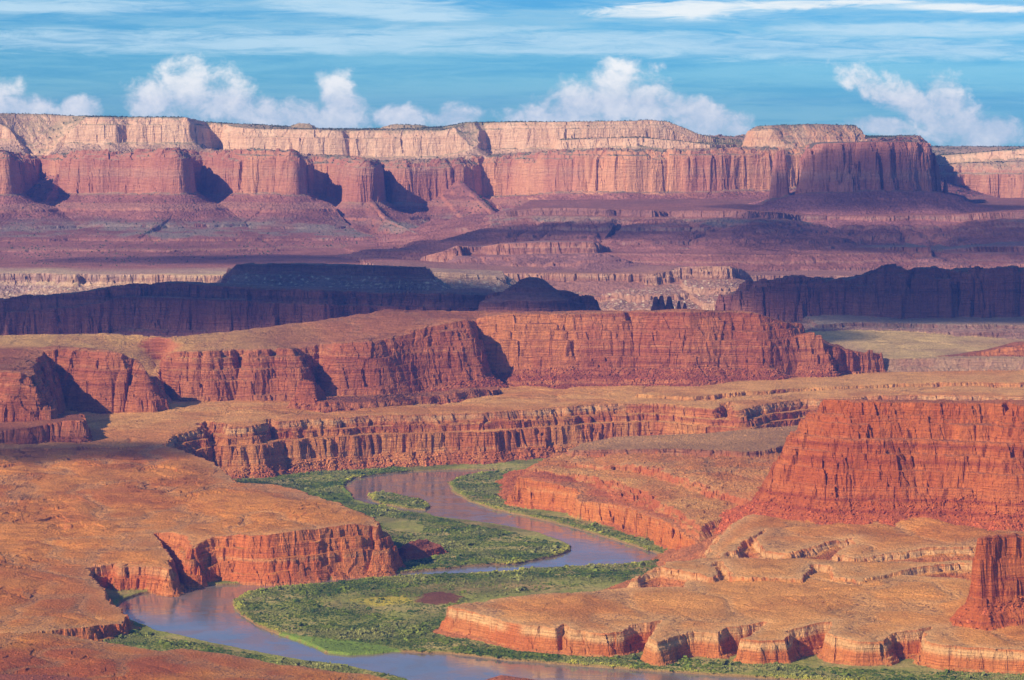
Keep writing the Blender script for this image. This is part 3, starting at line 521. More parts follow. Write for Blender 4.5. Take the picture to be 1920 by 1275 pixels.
STY = {  # (rock a, rock b, dark layer, pale layer, top soil a, top soil b, talus)
 'wingate': (col(.47,.205,.145), col(.58,.28,.18), col(.30,.14,.12), col(.66,.42,.29), col(.42,.28,.19), col(.24,.23,.16), col(.37,.20,.175)),
 'navajo': (col(.78,.52,.35), col(.84,.62,.43), col(.60,.34,.24), col(.88,.70,.53), col(.50,.38,.24), col(.25,.25,.15), col(.48,.33,.24)),
 'navajo2': (col(.68,.40,.24), col(.74,.50,.32), col(.50,.27,.20), col(.80,.62,.42), col(.44,.30,.20), col(.25,.22,.15), col(.48,.33,.24)),
 'farright': (col(.56,.28,.18), col(.64,.36,.23), col(.48,.25,.19), col(.76,.56,.38), col(.50,.36,.24), col(.33,.28,.19), col(.42,.25,.20)),
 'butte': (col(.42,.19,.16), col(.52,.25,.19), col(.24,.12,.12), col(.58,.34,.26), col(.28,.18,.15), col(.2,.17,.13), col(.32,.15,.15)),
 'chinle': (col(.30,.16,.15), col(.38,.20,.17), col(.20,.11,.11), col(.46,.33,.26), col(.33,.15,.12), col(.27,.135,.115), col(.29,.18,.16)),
 'moenkopi': (col(.40,.19,.15), col(.48,.24,.17), col(.25,.12,.11), col(.55,.36,.27), col(.31,.18,.17), col(.26,.21,.18), col(.30,.155,.145)),
 'whiterim': (col(.52,.33,.26), col(.58,.42,.32), col(.30,.17,.15), col(.72,.60,.48), col(.62,.47,.29), col(.46,.30,.22), col(.36,.24,.21)),
 'lowstep': (col(.44,.25,.20), col(.50,.32,.25), col(.26,.14,.13), col(.64,.50,.41), col(.36,.19,.15), col(.30,.155,.125), col(.33,.19,.165)),
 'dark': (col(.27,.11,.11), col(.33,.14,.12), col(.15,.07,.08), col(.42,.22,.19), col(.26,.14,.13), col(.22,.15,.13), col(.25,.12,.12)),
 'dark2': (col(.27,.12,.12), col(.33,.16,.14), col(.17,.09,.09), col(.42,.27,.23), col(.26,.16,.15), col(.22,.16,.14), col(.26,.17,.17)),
 'rubble': (col(.42,.28,.23), col(.50,.36,.29), col(.22,.13,.12), col(.66,.54,.44), col(.44,.31,.25), col(.36,.24,.20), col(.38,.26,.22)),
 'red': (col(.42,.14,.075), col(.53,.205,.105), col(.26,.075,.05), col(.62,.29,.15), col(.36,.145,.075), col(.27,.10,.058), col(.33,.10,.06)),
 'rednear': (col(.45,.12,.038), col(.53,.165,.055), col(.28,.06,.028), col(.60,.22,.09), col(.42,.15,.07), col(.34,.13,.07), col(.50,.14,.06)),
 'midbench': (col(.52,.18,.07), col(.62,.28,.11), col(.33,.09,.05), col(.74,.46,.25), col(.68,.36,.14), col(.57,.24,.085), col(.50,.16,.085)),
 'orange': (col(.58,.19,.055), col(.66,.25,.08), col(.36,.09,.04), col(.70,.36,.16), col(.48,.15,.06), col(.38,.11,.05), col(.48,.13,.055)),
 'rubblered': (col(.50,.15,.06), col(.56,.21,.09), col(.30,.08,.045), col(.70,.42,.22), col(.48,.19,.07), col(.56,.30,.12), col(.45,.15,.055)),
 'greyterr': (col(.40,.16,.09), col(.46,.22,.13), col(.24,.09,.06), col(.56,.36,.22), col(.36,.20,.10), col(.46,.26,.13), col(.38,.19,.11)),
 'greystep': (col(.28,.15,.14), col(.33,.19,.17), col(.20,.10,.10), col(.4,.3,.25), col(.30,.24,.21), col(.27,.19,.17), col(.29,.18,.16)),
 'greyplain': (col(.42,.24,.18), col(.46,.30,.22), col(.3,.2,.16), col(.6,.5,.4), col(.56,.40,.20), col(.40,.26,.17), col(.36,.24,.17)),
 'orangebench': (col(.58,.17,.06), col(.64,.24,.09), col(.36,.10,.05), col(.72,.44,.23), col(.60,.25,.066), col(.47,.155,.040), col(.40,.13,.05)),
 'orangeright': (col(.54,.165,.055), col(.60,.23,.085), col(.34,.095,.045), col(.74,.48,.26), col(.68,.32,.105), col(.58,.225,.065), col(.46,.18,.08)),
 'orangefore': (col(.42,.12,.045), col(.48,.18,.07), col(.28,.08,.04), col(.56,.33,.17), col(.54,.22,.05), col(.38,.11,.034), col(.46,.17,.08)),
 'redrub': (col(.38,.10,.05), col(.42,.13,.06), col(.26,.07,.045), col(.48,.22,.12), col(.34,.12,.07), col(.30,.10,.06), col(.34,.11,.06)),
}
ALB = np.empty(XF.shape + (3,), np.float32)
_nm, _nm2 = gn(XF, YF, 52, 2), gn(XF, YF, 38, 8)
CREASE = 1-sstep(0.03, 0.13, np.abs(gn(XF*0.9 + 20*_nm, YF*0.62 + 0.35*XF, 125, 44) + 0.30*gn(XF, YF*0.8, 48, 45)))
c_lam = fb(XF, YF, 90, 3, 61); c_big = fb(XF, YF, 420, 3, 62); c_sm = gn(XF, YF, 9, 63); c_t = gn(XF, YF, 3.6, 64)
lay = np.interp(ZF + 2.0*c_lam, LZ, LV).astype(np.float32); lay2 = np.interp(ZF*0.6 + 1.5*c_lam + 11, LZ, LV2).astype(np.float32)
along = XF*0.93 + YF*0.37
stk = (0.35+0.65*sstep(-.15,.35,fb(XF, YF, 300, 2, 66)))*gn(along, ZF*0.10, 13, 71)*0.6 + gn(along, ZF*0.05, 34, 72)*0.5      # vertical varnish streaks on the walls
for fi in range(-1, len(FE)):
    m = OWN == fi
    if not m.any(): continue
    if fi == -1:
        a = lerp(col(.34,.35,.09)*np.ones((m.sum(), 1), np.float32), col(.50,.40,.17), sstep(-.25, .4, c_lam[m]))
        a = lerp(a, col(.36,.17,.09), sstep(0.1, 0.5, c_big[m] + .3*c_sm[m])*0.8)
        a = lerp(a, col(.16,.20,.06), sstep(0.0, 0.4, c_sm[m])*0.6)
        a = lerp(a, col(.11,.14,.03), sstep(-.25, .15, gn(XF[m], YF[m], 140, 82)+.5*gn(XF[m], YF[m], 55, 81))*sstep(3100, 3200, YF[m])*.6); a = lerp(a, col(.30,.31,.07), sstep(-12, -4, RD[m])*0.7); a = lerp(a, col(.34,.19,.11), sstep(-2.5, 0, RD[m])*0.8)
        a = lerp(a, col(.42,.17,.09), sstep(5000, 5200, YF[m]))
        for pg, cc_ in (([(775,1128),(800,1112),(835,1108),(870,1118),(860,1130),(820,1134)], col(.20,.065,.045)), ([(655,1124),(760,1116),(775,1130),(700,1138)], col(.56,.46,.07)), ([(520,1184),(600,1194),(700,1206),(770,1222),(640,1230),(570,1206)], col(.20,.32,.05)), ([(605,904),(650,915),(665,936),(640,935)], col(.20,.32,.05))):
            a = lerp(a, cc_, sstep(-4, 5, sdist([P(x, y, 3) for x, y in pg], XF[m], YF[m])[0] + 12*c_sm[m])*0.9)
        ALB[m] = a; continue
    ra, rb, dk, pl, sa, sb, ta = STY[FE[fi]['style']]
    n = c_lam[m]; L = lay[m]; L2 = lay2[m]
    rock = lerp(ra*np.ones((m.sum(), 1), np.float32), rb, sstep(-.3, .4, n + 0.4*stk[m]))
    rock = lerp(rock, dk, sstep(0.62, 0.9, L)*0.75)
    rock = lerp(rock, pl, sstep(0.78, 0.97, L2)*0.7)
    rock = lerp(rock, dk, sstep(0.12, 0.5, stk[m])*0.45)
    rock = lerp(rock, pl, sstep(0.15, 0.5, -stk[m])*0.22)
    st = FE[fi]['style']
    if st in ('wingate', 'navajo', 'farright'): rock = lerp(rock, ra*(1+.12*n[:, None]), np.full(m.sum(), .45, np.float32))
    bl = BEL[m]
    if st in ('orangebench', 'midbench', 'orangeright'):      # pale band under the rim
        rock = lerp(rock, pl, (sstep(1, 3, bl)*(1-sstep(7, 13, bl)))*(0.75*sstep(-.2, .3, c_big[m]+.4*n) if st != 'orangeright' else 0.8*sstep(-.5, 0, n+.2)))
    if st == 'red': rock = lerp(rock, col(.68,.28,.11), sstep(.12, .4, c_big[m] + .25*n - .3*stk[m])*sstep(-250, 0, XF[m])*.65)  # sunlit orange of the right-hand wall painted into the rock colour
    soil = lerp(sa*np.ones((m.sum(), 1), np.float32), sb, sstep(-.35, .45, c_big[m] + .5*n))
    if st in ('orangebench', 'orangefore', 'midbench', 'orangeright'): soil = lerp(soil, sb*0.6, sstep(.18, .42, c_sm[m] + .8*c_t[m] + .5*n)*0.6)
    if st in ('whiterim', 'lowstep'): soil = lerp(soil, col(.35,.155,.125)*(1+.3*n[:, None]), sstep(7080, 7300, YF[m] + 60*c_big[m]))
    if st == 'red': soil = lerp(soil, col(.52,.31,.13), sstep(5180, 5330, YF[m] + 50*c_big[m])*sstep(-300, -680, XF[m] + 60*n))
    if FE[fi]['lobe']:
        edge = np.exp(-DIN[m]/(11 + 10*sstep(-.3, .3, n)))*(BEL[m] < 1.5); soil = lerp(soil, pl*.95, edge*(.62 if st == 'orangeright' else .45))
        cr = CREASE[m]; soil = lerp(soil, pl*.8, cr*0.35); soil = lerp(soil, col(.17,.09,.055), cr*sstep(.1, .3, c_sm[m]*.6+c_t[m])*0.8)
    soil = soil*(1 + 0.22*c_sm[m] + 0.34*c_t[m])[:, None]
    talus = ta*(1 + 0.25*n + 0.35*c_sm[m] + 0.3*c_t[m])[:, None]
    if st in ('wingate', 'chinle'):
        zz = ZF[m] + 14*n + 10*c_big[m]; top_ = 322 if st == 'wingate' else 372; bot_ = 284 if st == 'wingate' else 338
        talus = col(.32,.145,.125)*(1 + 0.35*n + 0.35*c_sm[m] + .35*c_big[m])[:, None]
        gband = sstep(bot_-6, bot_+6, zz)*(1-sstep(top_-8, top_+8, zz))*sstep(-.45, .15, c_big[m]+.3*n+.1)
        talus = lerp(talus, col(.25,.235,.20)*(1 + 0.2*c_sm[m] + .3*c_t[m])[:, None], gband*.8*sstep(-.5, .1, c_lam[m]+c_sm[m]*.5))
        thin = np.interp(ZF[m]*0.8 + 3*n, LZ, LV2); talus = lerp(talus, col(.46,.26,.19), sstep(.80, .93, thin)*.5); talus = lerp(talus, col(.20,.10,.10), (1-sstep(.08, .2, thin))*.55)
        if st == 'wingate': rock = lerp(rock, col(.84,.46,.25), np.maximum(sstep(.05, .4, c_big[m] - .25*stk[m])*.6, sstep(60, 250, XF[m])*sstep(-.3, .2, c_big[m]-.3*stk[m])*.75))
    if st in ('rubble', 'whiterim', 'dark2', 'lowstep'):
        talus = lerp(talus, col(.72,.62,.52), sstep(0.28, 0.42, c_sm[m]+0.4*c_t[m])*0.85)
        talus = lerp(talus, col(.14,.13,.09), sstep(0.28, 0.42, -c_sm[m]+0.4*c_t[m])*0.6)
    steep = 1-sstep(0.55, 0.86, NZ[m] + 0.06*c_sm[m])
    istal = sstep(0.01, 0.08, TAL[m]) if FE[fi]['name'] != 'talus_spur' else np.ones(m.sum(), np.float32)
    flat = lerp(soil, talus, istal)
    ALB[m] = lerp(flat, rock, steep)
# yellow grass patches and bare red soil on the floodplain
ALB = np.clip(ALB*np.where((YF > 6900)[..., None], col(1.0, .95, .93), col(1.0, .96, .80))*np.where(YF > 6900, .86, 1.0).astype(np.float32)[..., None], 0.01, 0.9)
print('colour', time.time()-T0)

# ------------------------------------------------------------------ materials
def rock_mat(name, bump=1.0, dist=1.0, wb=2.2, wj=1.8, cc=.52):
    m = bpy.data.materials.new(name); m.use_nodes = True; nt = m.node_tree; nt.nodes.clear()
    at = nd(nt, 'ShaderNodeAttribute', attribute_name='albedo'); geo = nt.nodes.new('ShaderNodeNewGeometry')
    sp = nt.nodes.new('ShaderNodeSeparateXYZ'); lk(nt, geo.outputs['Position'], sp.inputs[0])
    # bedding: fine in z, long sideways; joints: fine sideways, long in z
    vb = xyz(nt, mth(nt, 'MULTIPLY', sp.outputs[0], 0.02), mth(nt, 'MULTIPLY', sp.outputs[1], 0.02), mth(nt, 'MULTIPLY', sp.outputs[2], 0.42/dist))
    vj = xyz(nt, mth(nt, 'MULTIPLY', sp.outputs[0], 0.22/dist), mth(nt, 'MULTIPLY', sp.outputs[1], 0.22/dist), mth(nt, 'MULTIPLY', sp.outputs[2], 0.035/dist))
    vg = xyz(nt, mth(nt, 'MULTIPLY', sp.outputs[0], 0.33/dist), mth(nt, 'MULTIPLY', sp.outputs[1], 0.33/dist), mth(nt, 'MULTIPLY', sp.outputs[2], 0.33/dist))
    nb_ = noise(nt, vb, 1.0, 5, 0.6, 0.4); nj = noise(nt, vj, 1.0, 5, 0.6, 0.3); ng = noise(nt, vg, 1.0, 5, 0.65)
    hsum = mth(nt, 'ADD', mth(nt, 'ADD', mth(nt, 'MULTIPLY', nb_, wb), mth(nt, 'MULTIPLY', nj, wj)), mth(nt, 'MULTIPLY', ng, 1.2))
    bp = nd(nt, 'ShaderNodeBump', inp={'Strength': 1.0*bump, 'Distance': 3.6*dist}); lk(nt, hsum, bp.inputs['Height'])
    f = mth(nt, 'ADD', mth(nt, 'MULTIPLY', nb_, 0.55), mth(nt, 'ADD', mth(nt, 'MULTIPLY', nj, 0.35), mth(nt, 'MULTIPLY', ng, 0.6)))
    g = maprange(nt, f, 0.45, 1.05, 1-cc, 1+cc, False)
    sc = nt.nodes.new('ShaderNodeVectorMath'); sc.operation = 'SCALE'; lk(nt, at.outputs['Color'], sc.inputs[0]); lk(nt, g, sc.inputs['Scale'])
    bs = nd(nt, 'ShaderNodeBsdfPrincipled', inp={'Roughness': 0.95}); bs.inputs['Specular IOR Level'].default_value = 0.1
    lk(nt, sc.outputs[0], bs.inputs['Base Color']); lk(nt, bp.outputs[0], bs.inputs['Normal'])
    o = nt.nodes.new('ShaderNodeOutputMaterial'); lk(nt, bs.outputs[0], o.inputs[0]); return m
M_NEAR = rock_mat('sandstone_near', 0.8, 0.75); M_MID = rock_mat('sandstone_middle', 0.8, 1.2, 3.0, 1.0); M_FAR = rock_mat('sandstone_far', 0.5, 2.0, 1.8, 1.4, .32)

def mk_obj(name, me, label, cat, kind=None, group=None):
    o = bpy.data.objects.new(name, me); C.collection.objects.link(o)
    o['label'] = label; o['category'] = cat
    if kind: o['kind'] = kind
    if group: o['group'] = group
    return o
def mesh_np(name, V, Fq, mat, colr=None, smooth=False):
    k = Fq.shape[1]; me = bpy.data.meshes.new(name)
    me.vertices.add(len(V)); me.vertices.foreach_set('co', V.astype(np.float32).ravel())
    me.loops.add(Fq.size); me.loops.foreach_set('vertex_index', Fq.astype(np.int32).ravel())
    me.polygons.add(len(Fq)); me.polygons.foreach_set('loop_start', np.arange(0, Fq.size, k, dtype=np.int32))
    me.update(calc_edges=False)
    if smooth is False: me.polygons.foreach_set('use_smooth', np.zeros(len(Fq), bool))
    if colr is not None:
        a = me.attributes.new('albedo', 'FLOAT_COLOR', 'POINT'); a.data.foreach_set('color', np.c_[colr, np.ones(len(colr))].astype(np.float32).ravel())
    me.materials.append(mat); me.validate() if False else None
    return me
VID = np.arange(NC*NR).reshape(NC, NR)
QF = np.stack([VID[:-1, :-1], VID[1:, :-1], VID[1:, 1:], VID[:-1, 1:]], -1)
OWNQ = OWN[:-1, :-1]
Vall = np.stack([XF, YF, ZF], -1).reshape(-1, 3).astype(np.float32); Aall = ALB.reshape(-1, 3)
groups = {}
for fi, f in enumerate(FE): groups.setdefault(f['label'], []).append(fi)
groups_l = [('floodplain', 'low green and sandy floodplain along both banks of the river', 'floodplain', [-1])] + \
           [(FE[v[0]]['name'], k, FE[v[0]]['cat'], v) for k, v in groups.items()]
for nm_, lb_, ct_, ids in groups_l:
    q = QF[np.isin(OWNQ, ids)]
    if not len(q): print('empty', lb_); continue
    u, inv = np.unique(q.ravel(), return_inverse=True)
    V = Vall[u]; ym = np.median(V[:, 1])
    me = mesh_np(nm_, V, inv.reshape(-1, 4), M_NEAR if ym < 4700 else (M_MID if ym < 6700 else M_FAR), Aall[u])
    mk_obj(nm_, me, lb_, ct_, 'structure')
print('terrain mesh', time.time()-T0, NC*NR)

# ------------------------------------------------------------------ river water
wm = bpy.data.materials.new('river_water'); wm.use_nodes = True; nt = wm.node_tree; b = nt.nodes['Principled BSDF']
b.inputs['Base Color'].default_value = (0.17, 0.085, 0.06, 1); b.inputs['Roughness'].default_value = 0.06; b.inputs['IOR'].default_value = 1.65
b.inputs['Specular IOR Level'].default_value = 0.8
geo = nt.nodes.new('ShaderNodeNewGeometry'); wn = noise(nt, geo.outputs['Position'], 0.16, 5, 0.6); wn2 = noise(nt, geo.outputs['Position'], 0.012, 3, 0.5)
lk(nt, maprange(nt, noise(nt, geo.outputs['Position'], 0.02, 5, 0.6, 1.5), .4, .6, .05, .22), b.inputs['Roughness'])
bp = nd(nt, 'ShaderNodeBump', inp={'Strength': 0.16, 'Distance': 0.6}); lk(nt, wn, bp.inputs['Height']); lk(nt, bp.outputs[0], b.inputs['Normal'])
lk(nt, mixc(nt, maprange(nt, wn2, .35, .65), (0.23, 0.16, 0.125), (0.165, 0.15, 0.145)), b.inputs['Base Color'])
gx = np.linspace(-1600, 1500, 40); gy = np.linspace(2500, 5060, 40); GXX, GYY = np.meshgrid(gx, gy, indexing='ij'); vid = np.arange(1600).reshape(40, 40)
wme = mesh_np('river', np.stack([GXX, GYY, 0*GXX], -1).reshape(-1, 3), np.stack([vid[:-1, :-1], vid[1:, :-1], vid[1:, 1:], vid[:-1, 1:]], -1).reshape(-1, 4), wm)
mk_obj('river', wme, 'winding muddy river reflecting blue sky and orange cliffs', 'river', 'structure')

# ------------------------------------------------------------------ shrubs
def leaf_mat(name):
    m = bpy.data.materials.new(name); m.use_nodes = True; nt = m.node_tree; b = nt.nodes['Principled BSDF']
    at = nd(nt, 'ShaderNodeAttribute', attribute_name='albedo'); lk(nt, at.outputs['Color'], b.inputs['Base Color'])
    b.inputs['Roughness'].default_value = 0.8; b.inputs['Specular IOR Level'].default_value = 0.15
    return m
M_LEAF = leaf_mat('thicket_leaves')
def clump(k, r):      # leafy clump: small tilted faces through a dome
    th = r.uniform(0, 2*np.pi, k); ph = np.arccos(r.uniform(0.0, 1, k)); rad = r.uniform(0.55, 1.0, k)
    c = np.stack([np.sin(ph)*np.cos(th)*rad, np.sin(ph)*np.sin(th)*rad, np.cos(ph)*rad*0.95+0.05], -1)
    nrm = c + r.normal(0, .45, c.shape); nrm /= np.linalg.norm(nrm, axis=1)[:, None]
    t = np.cross(nrm, r.normal(0, 1, c.shape)); t /= np.linalg.norm(t, axis=1)[:, None]; bt = np.cross(nrm, t); s = r.uniform(.28, .5, (k, 1))
    return np.stack([c-t*s, c+bt*s, c+t*s, c-bt*s*0.8], 1)
_cr = np.random.default_rng(5); CL = [clump(22, _cr) for _ in range(10)]; CLS = [clump(9, _cr) for _ in range(10)]
def shrubs(name, label, cat, XY, Z, size, hgt, colr, small=False):
    out_v = []; lib = CLS if small else CL; r = np.random.default_rng(len(XY)); K = r.integers(0, 10, len(XY)); an = r.uniform(0, 6.28, len(XY)); vs = []; cs = []
    for k in range(10):
        m = K == k
        if not m.any(): continue
        c, s = np.cos(an[m]), np.sin(an[m]); q = lib[k].reshape(-1, 3)
        x = q[None, :, 0]*c[:, None] - q[None, :, 1]*s[:, None]; y = q[None, :, 0]*s[:, None] + q[None, :, 1]*c[:, None]; z = q[None, :, 2]*np.ones_like(x)
        v = np.stack([XY[m, 0][:, None] + x*size[m][:, None], XY[m, 1][:, None] + y*size[m][:, None], Z[m][:, None] - 0.1*hgt[m][:, None] + z*hgt[m][:, None]], -1)
        nq = len(q)//4; cc = colr[m][:, None, :]*r.uniform(.75, 1.3, (m.sum(), nq, 1)); cc = np.repeat(cc, 4, axis=1)
        vs.append(v.reshape(-1, 3)); cs.append(cc.reshape(-1, 3))
    V = np.concatenate(vs); Cc = np.concatenate(cs)
    me = mesh_np(name, V, np.arange(len(V)).reshape(-1, 4), M_LEAF, Cc)
    return mk_obj(name, me, label, cat, 'stuff')
def sample(mask_w, n, seed):
    r = np.random.default_rng(seed)
    du = np.hypot(np.gradient(XF, axis=0), 0*XF); dv = np.abs(np.gradient(YF, axis=1)); w = (mask_w*du*dv).ravel(); w = w/w.sum()
    idx = r.choice(len(w), n, p=w); j = r.uniform(-1, 1, (n, 2))
    return idx, r
# area masks on the floodplain
def inpoly(poly, X, Y, z=3):
    d, _, _ = sdist([P(a, b, z) for a, b in poly], X, Y); return d
fl = (OWN == -1) & (YF < 5080) & (RD < -0.3)
Xf = XF[fl].astype(np.float32); Yf = YF[fl].astype(np.float32); rdf = RD[fl]
cl1 = fb(Xf, Yf, 55, 3, 81); cl2 = fb(Xf, Yf, 140, 2, 82)
def reg(poly): return inpoly(poly, Xf, Yf)
bankL = reg([(400,872),(760,872),(760,884),(655,900),(640,915),(664,942),(800,966),(1090,1026),(1000,1062),(640,1100),(640,960),(430,900)])
sand = reg([(700,968),(760,972),(800,988),(790,1002),(740,996),(712,984)])
isl = reg([(680,918),(820,938),(815,962),(700,950)])
bankR = reg([(830,890),(960,878),(965,962),(900,955)])
strip = reg([(925,940),(1000,960),(1100,980),(1200,1010),(1300,1040),(1300,1064),(1200,1052),(900,962)])
center = reg([(420,1100),(700,1078),(1200,1052),(1260,1040),(1240,1080),(900,1122),(830,1140),(830,1190),(1000,1208),(1300,1236),(1600,1255),(2300,1275),(2300,1330),(1400,1290),(1100,1266),(900,1244),(640,1236),(400,1180)])
inner = reg([(640,1108),(760,1100),(900,1088),(1080,1082),(1120,1092),(900,1122),(840,1136),(826,1166),(720,1160),(600,1140),(590,1122)])
leftstrip = reg([(140,1172),(250,1184),(400,1212),(520,1236),(760,1268),(860,1320),(640,1320),(400,1250),(140,1200)])
soilp = reg([(775,1128),(800,1112),(835,1108),(870,1118),(860,1130),(820,1134)])
dens = np.zeros(Xf.shape, np.float32)
dens = np.maximum(dens, sstep(-4, 6, bankL)*(0.85+0.4*cl1)); dens *= 1-sstep(-3, 6, sand)
dens = np.maximum(dens, sstep(-4, 2, isl)*1.1); dens = np.maximum(dens, sstep(-4, 4, bankR)*(0.8+0.6*cl1)); dens = np.maximum(dens, sstep(-4, 4, strip)*(0.55+1.6*cl1))
dens = np.maximum(dens, sstep(-4, 4, center)*(0.95+0.5*cl1)*(1-0.82*sstep(-6, 14, inner + 25*cl1))); dens = np.maximum(dens, sstep(-4, 4, leftstrip)*(0.8+0.8*cl1))
dens *= 1-sstep(-4, 3, soilp)
grs = reg([(520,1184),(600,1194),(700,1206),(770,1222),(640,1230),(570,1206)]); dens *= 1-0.9*sstep(-3, 3, grs)
dens = np.clip(dens*(0.45+1.0*sstep(-.25, .25, cl2+.5*cl1)), 0, 1.3)
W = np.zeros(XF.shape, np.float32); W[fl] = dens
NSH = int(70000*max(QUAL, .5))
idx, r = sample(W, NSH, 1)
X_ = XF.ravel()[idx] + r.uniform(-1.2, 1.2, NSH); Y_ = YF.ravel()[idx] + r.uniform(-3, 3, NSH); Z_ = np.maximum(ZF.ravel()[idx], 0.5)
n_a = fb(X_.astype(np.float32), Y_.astype(np.float32), 40, 2, 91); n_b = fb(X_.astype(np.float32), Y_.astype(np.float32), 110, 2, 92); rdv = RD.ravel()[idx]
sz = (0.8 + 2.0*r.beta(1.2, 3.6, NSH) + 3.2*(r.random(NSH) < .012))*(1+0.9*n_a); hg = sz*r.uniform(.6, 1.15, NSH)*(0.85+0.9*np.clip(n_b, -.3, .6))
g1, g2, g3, g4 = col(.055,.105,.014), col(.16,.205,.022), col(.27,.27,.085), col(.50,.47,.06)
cc = g1 + (g2-g1)*sstep(-.25, .35, n_a + r.normal(0, .15, NSH))[:, None]
cc = cc + (g3-cc)*(sstep(-.05, .35, n_b + r.normal(0, .12, NSH))*0.8)[:, None]
cc = cc + (g4-cc)*(sstep(-14, -4, rdv)*sstep(-.2, .3, n_b+.4*n_a)*r.uniform(.3, 1., NSH))[:, None]
north = (Y_ > 3950)
shrubs('thicket', 'dense green willow and tamarisk thicket on the upstream banks and the point of the bend', 'thicket', np.c_[X_, Y_][north], Z_[north], sz[north], hg[north], cc[north])
shrubs('thicket', 'green and yellow thicket edging the near floodplain and the lower river banks', 'thicket', np.c_[X_, Y_][~north], Z_[~north], sz[~north], hg[~north], cc[~north])
# scrub on the far mesa tops and ledges
navi = np.isin(OWN, [i for i, f in enumerate(FE) if f['style'] in ('navajo', 'navajo2')]); wing = np.isin(OWN, [i for i, f in enumerate(FE) if f['style'] in ('wingate', 'farright')])
vis_el = (ZF-HC)/YF; vism = vis_el >= np.maximum.accumulate(vis_el, axis=1)-0.0012
W = ((navi*1.0*(NZ > .8) + wing*0.6*(NZ > .7)*(BEL < 60) + wing*0.12*(NZ > .6))*vism*(0.5+sstep(-.1, .4, c_lam+.5*c_big)*2)).astype(np.float32)
NS2 = int(20000*max(QUAL, .5)); idx, r = sample(W, NS2, 2)
X_ = XF.ravel()[idx] + r.uniform(-2, 2, NS2); Y_ = YF.ravel()[idx] + r.uniform(-2, 2, NS2); sz = r.uniform(1.5, 3.6, NS2)
shrubs('scrub', 'dark green juniper scrub dotting the far mesa tops and the ledges between their cliffs', 'scrub', np.c_[X_, Y_], ZF.ravel()[idx], sz, sz*r.uniform(.8, 1.5, NS2), col(.06,.085,.035)*r.uniform(.7, 1.5, (NS2, 1)), True)
# low desert scrub on the benches
W = (np.isin(OWN, [i for i, f in enumerate(FE) if f['style'] in ('orangebench', 'orangefore', 'midbench', 'orangeright', 'greyterr', 'rubblered')])*(NZ > .85)*vism*(0.15+sstep(0.0, .45, c_lam)+sstep(.2, .6, c_big))).astype(np.float32)
NS3 = int(13000*max(QUAL, .5)); idx, r = sample(W, NS3, 3)
X_ = XF.ravel()[idx] + r.uniform(-2, 2, NS3); Y_ = YF.ravel()[idx] + r.uniform(-2, 2, NS3); sz = r.uniform(.4, 1.0, NS3)
shrubs('scrub', 'tiny grey green desert scrub speckled over the orange benches', 'scrub', np.c_[X_, Y_], ZF.ravel()[idx], sz, sz*.8, col(.20,.14,.06)*r.uniform(.6, 1.4, (NS3, 1)), True)
print('scrub', time.time()-T0)

# fallen blocks on the slopes under the walls
def rock_lib(r):
    b = np.array([(x, y, z) for z in (-1, 1) for x, y in ((-1, -1), (1, -1), (1, 1), (-1, 1))], float)*r.uniform(.55, 1.0, (8, 3)); return b[np.array([(0,3,2,1),(4,5,6,7),(0,1,5,4),(1,2,6,5),(2,3,7,6),(3,0,4,7)])]
CL_SAVE = CLS; CLS = [rock_lib(_cr) for _ in range(10)]
for nm_, styles, w_t, w_o, n_, smin, smax, lb_ in (
    ('boulders', ('rednear',), 1.0, 0.0, 9000, .5, 2.6, 'red fallen blocks strewn over the foot slopes of the two near red buttes'),
    ('boulders', ('orange', 'rubblered', 'redrub', 'greyterr'), 1.0, 0.35, 9000, .5, 2.0, 'orange fallen blocks strewn over the river terrace beside the upper bend'),
    ('boulders', ('orangebench', 'orangeright', 'orangefore'), 1.0, 0.012, 9000, .4, 1.5, 'orange rubble below the rims and along the cracks of the near benches'),
    ('boulders', ('red', 'midbench'), 1.0, 0.0, 14000, .8, 3.2, 'fallen blocks along the foot of the middle red mesa and the gorge wall')):
    mo = np.isin(OWN, [i for i, f in enumerate(FE) if f['style'] in styles])
    W = (mo*vism*(w_t*(TAL > .02)*(1-.7*sstep(.5, 1, TAL)) + w_o + (w_o > 0)*(w_o < .1)*CREASE*.15*(NZ < .97))*(0.2+sstep(-.1, .4, c_sm+c_lam))).astype(np.float32)
    idx, r = sample(W, int(n_*max(QUAL, .5)), 5); k_ = len(idx)
    X_ = XF.ravel()[idx] + r.uniform(-2, 2, k_); Y_ = YF.ravel()[idx] + r.uniform(-2, 2, k_); sz = smin + (smax-smin)*r.beta(1, 4.5, k_)
    shrubs(nm_, lb_, 'rubble', np.c_[X_, Y_], ZF.ravel()[idx] + .2*sz, sz, sz*r.uniform(.5, 1.0, k_), ALB.reshape(-1, 3)[idx]*r.uniform(.65, 1.1, (k_, 1)), True)
print('boulders', time.time()-T0)

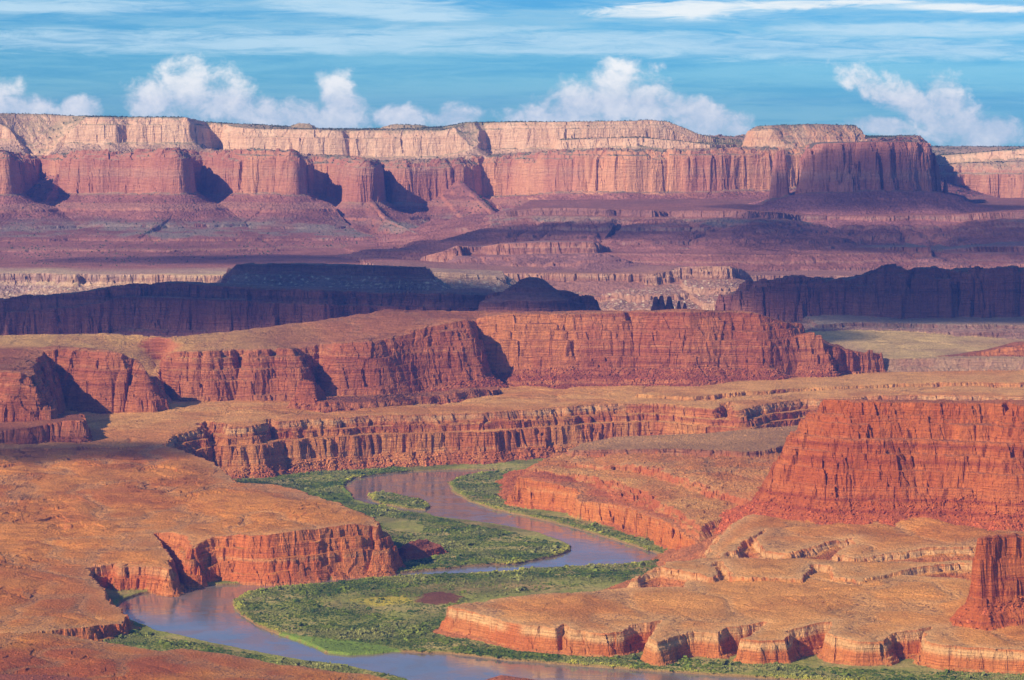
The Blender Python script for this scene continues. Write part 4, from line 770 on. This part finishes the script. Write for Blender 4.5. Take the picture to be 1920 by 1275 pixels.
# ------------------------------------------------------------------ clouds overhead (out of frame): their shadows darken the middle ridges
def cloud_mat(name, dens_):
    m = bpy.data.materials.new(name); m.use_nodes = True; nt = m.node_tree; nt.nodes.clear()
    v = nd(nt, 'ShaderNodeVolumePrincipled', inp={'Color': (1, 1, 1, 1), 'Density': dens_, 'Anisotropy': 0.3}); o = nt.nodes.new('ShaderNodeOutputMaterial'); lk(nt, v.outputs[0], o.inputs['Volume']); return m
CM = {}
def cloud(cx, cy, cz, rx, ry, label, dens_=0.02, th=90.0, rot=0.0, alt=2600.0, seed=0):
    """cx, cy, cz: the middle of the ground it shades"""
    t = (alt-cz)/SUN_DIR.z; ox, oy = cx + SUN_DIR.x*t, cy + SUN_DIR.y*t
    nu, nv = 96, 24; u = np.linspace(0, 2*np.pi, nu, endpoint=False); v = np.linspace(-np.pi/2, np.pi/2, nv); U, Vv = np.meshgrid(u, v, indexing='ij')
    x = np.cos(Vv)*np.cos(U); y = np.cos(Vv)*np.sin(U); z = np.sin(Vv)
    n = 1 + 0.30*fb(x*rx, y*ry, 420, 4, 100+seed) + 0.12*gn(x*rx, y*ry, 90, 120+seed)
    X, Yv, Zv = x*rx*n, y*ry*n, z*th*(1+0.8*fb(x*rx, y*ry, 260, 3, 140+seed))
    Zv = np.where(Zv < 0, Zv*0.45, Zv); ca, sa = math.cos(rot), math.sin(rot)
    V = np.stack([ox + X*ca - Yv*sa, oy + X*sa + Yv*ca, alt + Zv], -1).reshape(-1, 3)
    vi = np.arange(nu*nv).reshape(nu, nv); vn = np.roll(vi, -1, 0)
    q = np.stack([vi[:, :-1], vn[:, :-1], vn[:, 1:], vi[:, 1:]], -1).reshape(-1, 4)
    if dens_ not in CM: CM[dens_] = cloud_mat('cloud_vapour', dens_)
    mk_obj('cloud', mesh_np('cloud', V, q, CM[dens_], smooth=None), label, 'cloud', 'thing')
cloud(-640, 6330, 230, 900, 330, 'flat white cloud overhead shading the dark ridge on the left', 0.015, seed=1)
cloud(230, 6080, 230, 420, 240, 'small white cloud overhead shading the cone shaped butte', 0.016, seed=2)
cloud(1010, 6540, 200, 500, 330, 'broad white cloud overhead shading the long fluted cliff on the right', 0.016, seed=3)
cloud(960, 8130, 430, 520, 210, 'thin veil of cloud overhead dimming the dark butte', 0.008, seed=4)
cloud(1120, 7500, 320, 880, 330, 'wide thin veil of cloud overhead dimming the stepped slopes below the butte', 0.0065, seed=6)
cloud(80, 7560, 320, 330, 150, 'small thin veil of cloud overhead dimming the left foot of the stepped slopes', 0.006, seed=8)
cloud(-600, 7480, 290, 700, 220, 'thin veil of cloud overhead dimming the talus of the far left mesas', 0.007, seed=5)
cloud(-700, 4560, 80, 260, 130, 'small thin cloud overhead shading the back of the left orange bench', 0.012, 60, seed=7)

# ------------------------------------------------------------------ haze
HM = bpy.data.materials.new('haze_air'); HM.use_nodes = True; nt = HM.node_tree; nt.nodes.clear()
v = nd(nt, 'ShaderNodeVolumePrincipled', inp={'Color': (0.09, 0.25, 1.0, 1), 'Density': 0.000034, 'Anisotropy': 0.0}); o = nt.nodes.new('ShaderNodeOutputMaterial'); lk(nt, v.outputs[0], o.inputs['Volume'])
hx, h0, h1, hz0, hz1 = 4200.0, -200.0, 11300.0, -40.0, 700.0
HV = np.array([(x, y, z) for z in (hz0, hz1) for x, y in ((-hx, h0), (hx, h0), (hx, h1), (-hx, h1))]); HF = np.array([(0,3,2,1),(4,5,6,7),(0,1,5,4),(1,2,6,5),(2,3,7,6),(3,0,4,7)])
mk_obj('haze', mesh_np('haze', HV, HF, HM), 'thin blue haze filling the canyon air', 'haze', 'stuff')
C.cycles.volume_bounces = 0; C.cycles.max_bounces = 5; C.cycles.diffuse_bounces = 3; C.cycles.transparent_max_bounces = 12
C.cycles.volume_max_steps = 64
print('done', time.time()-T0)
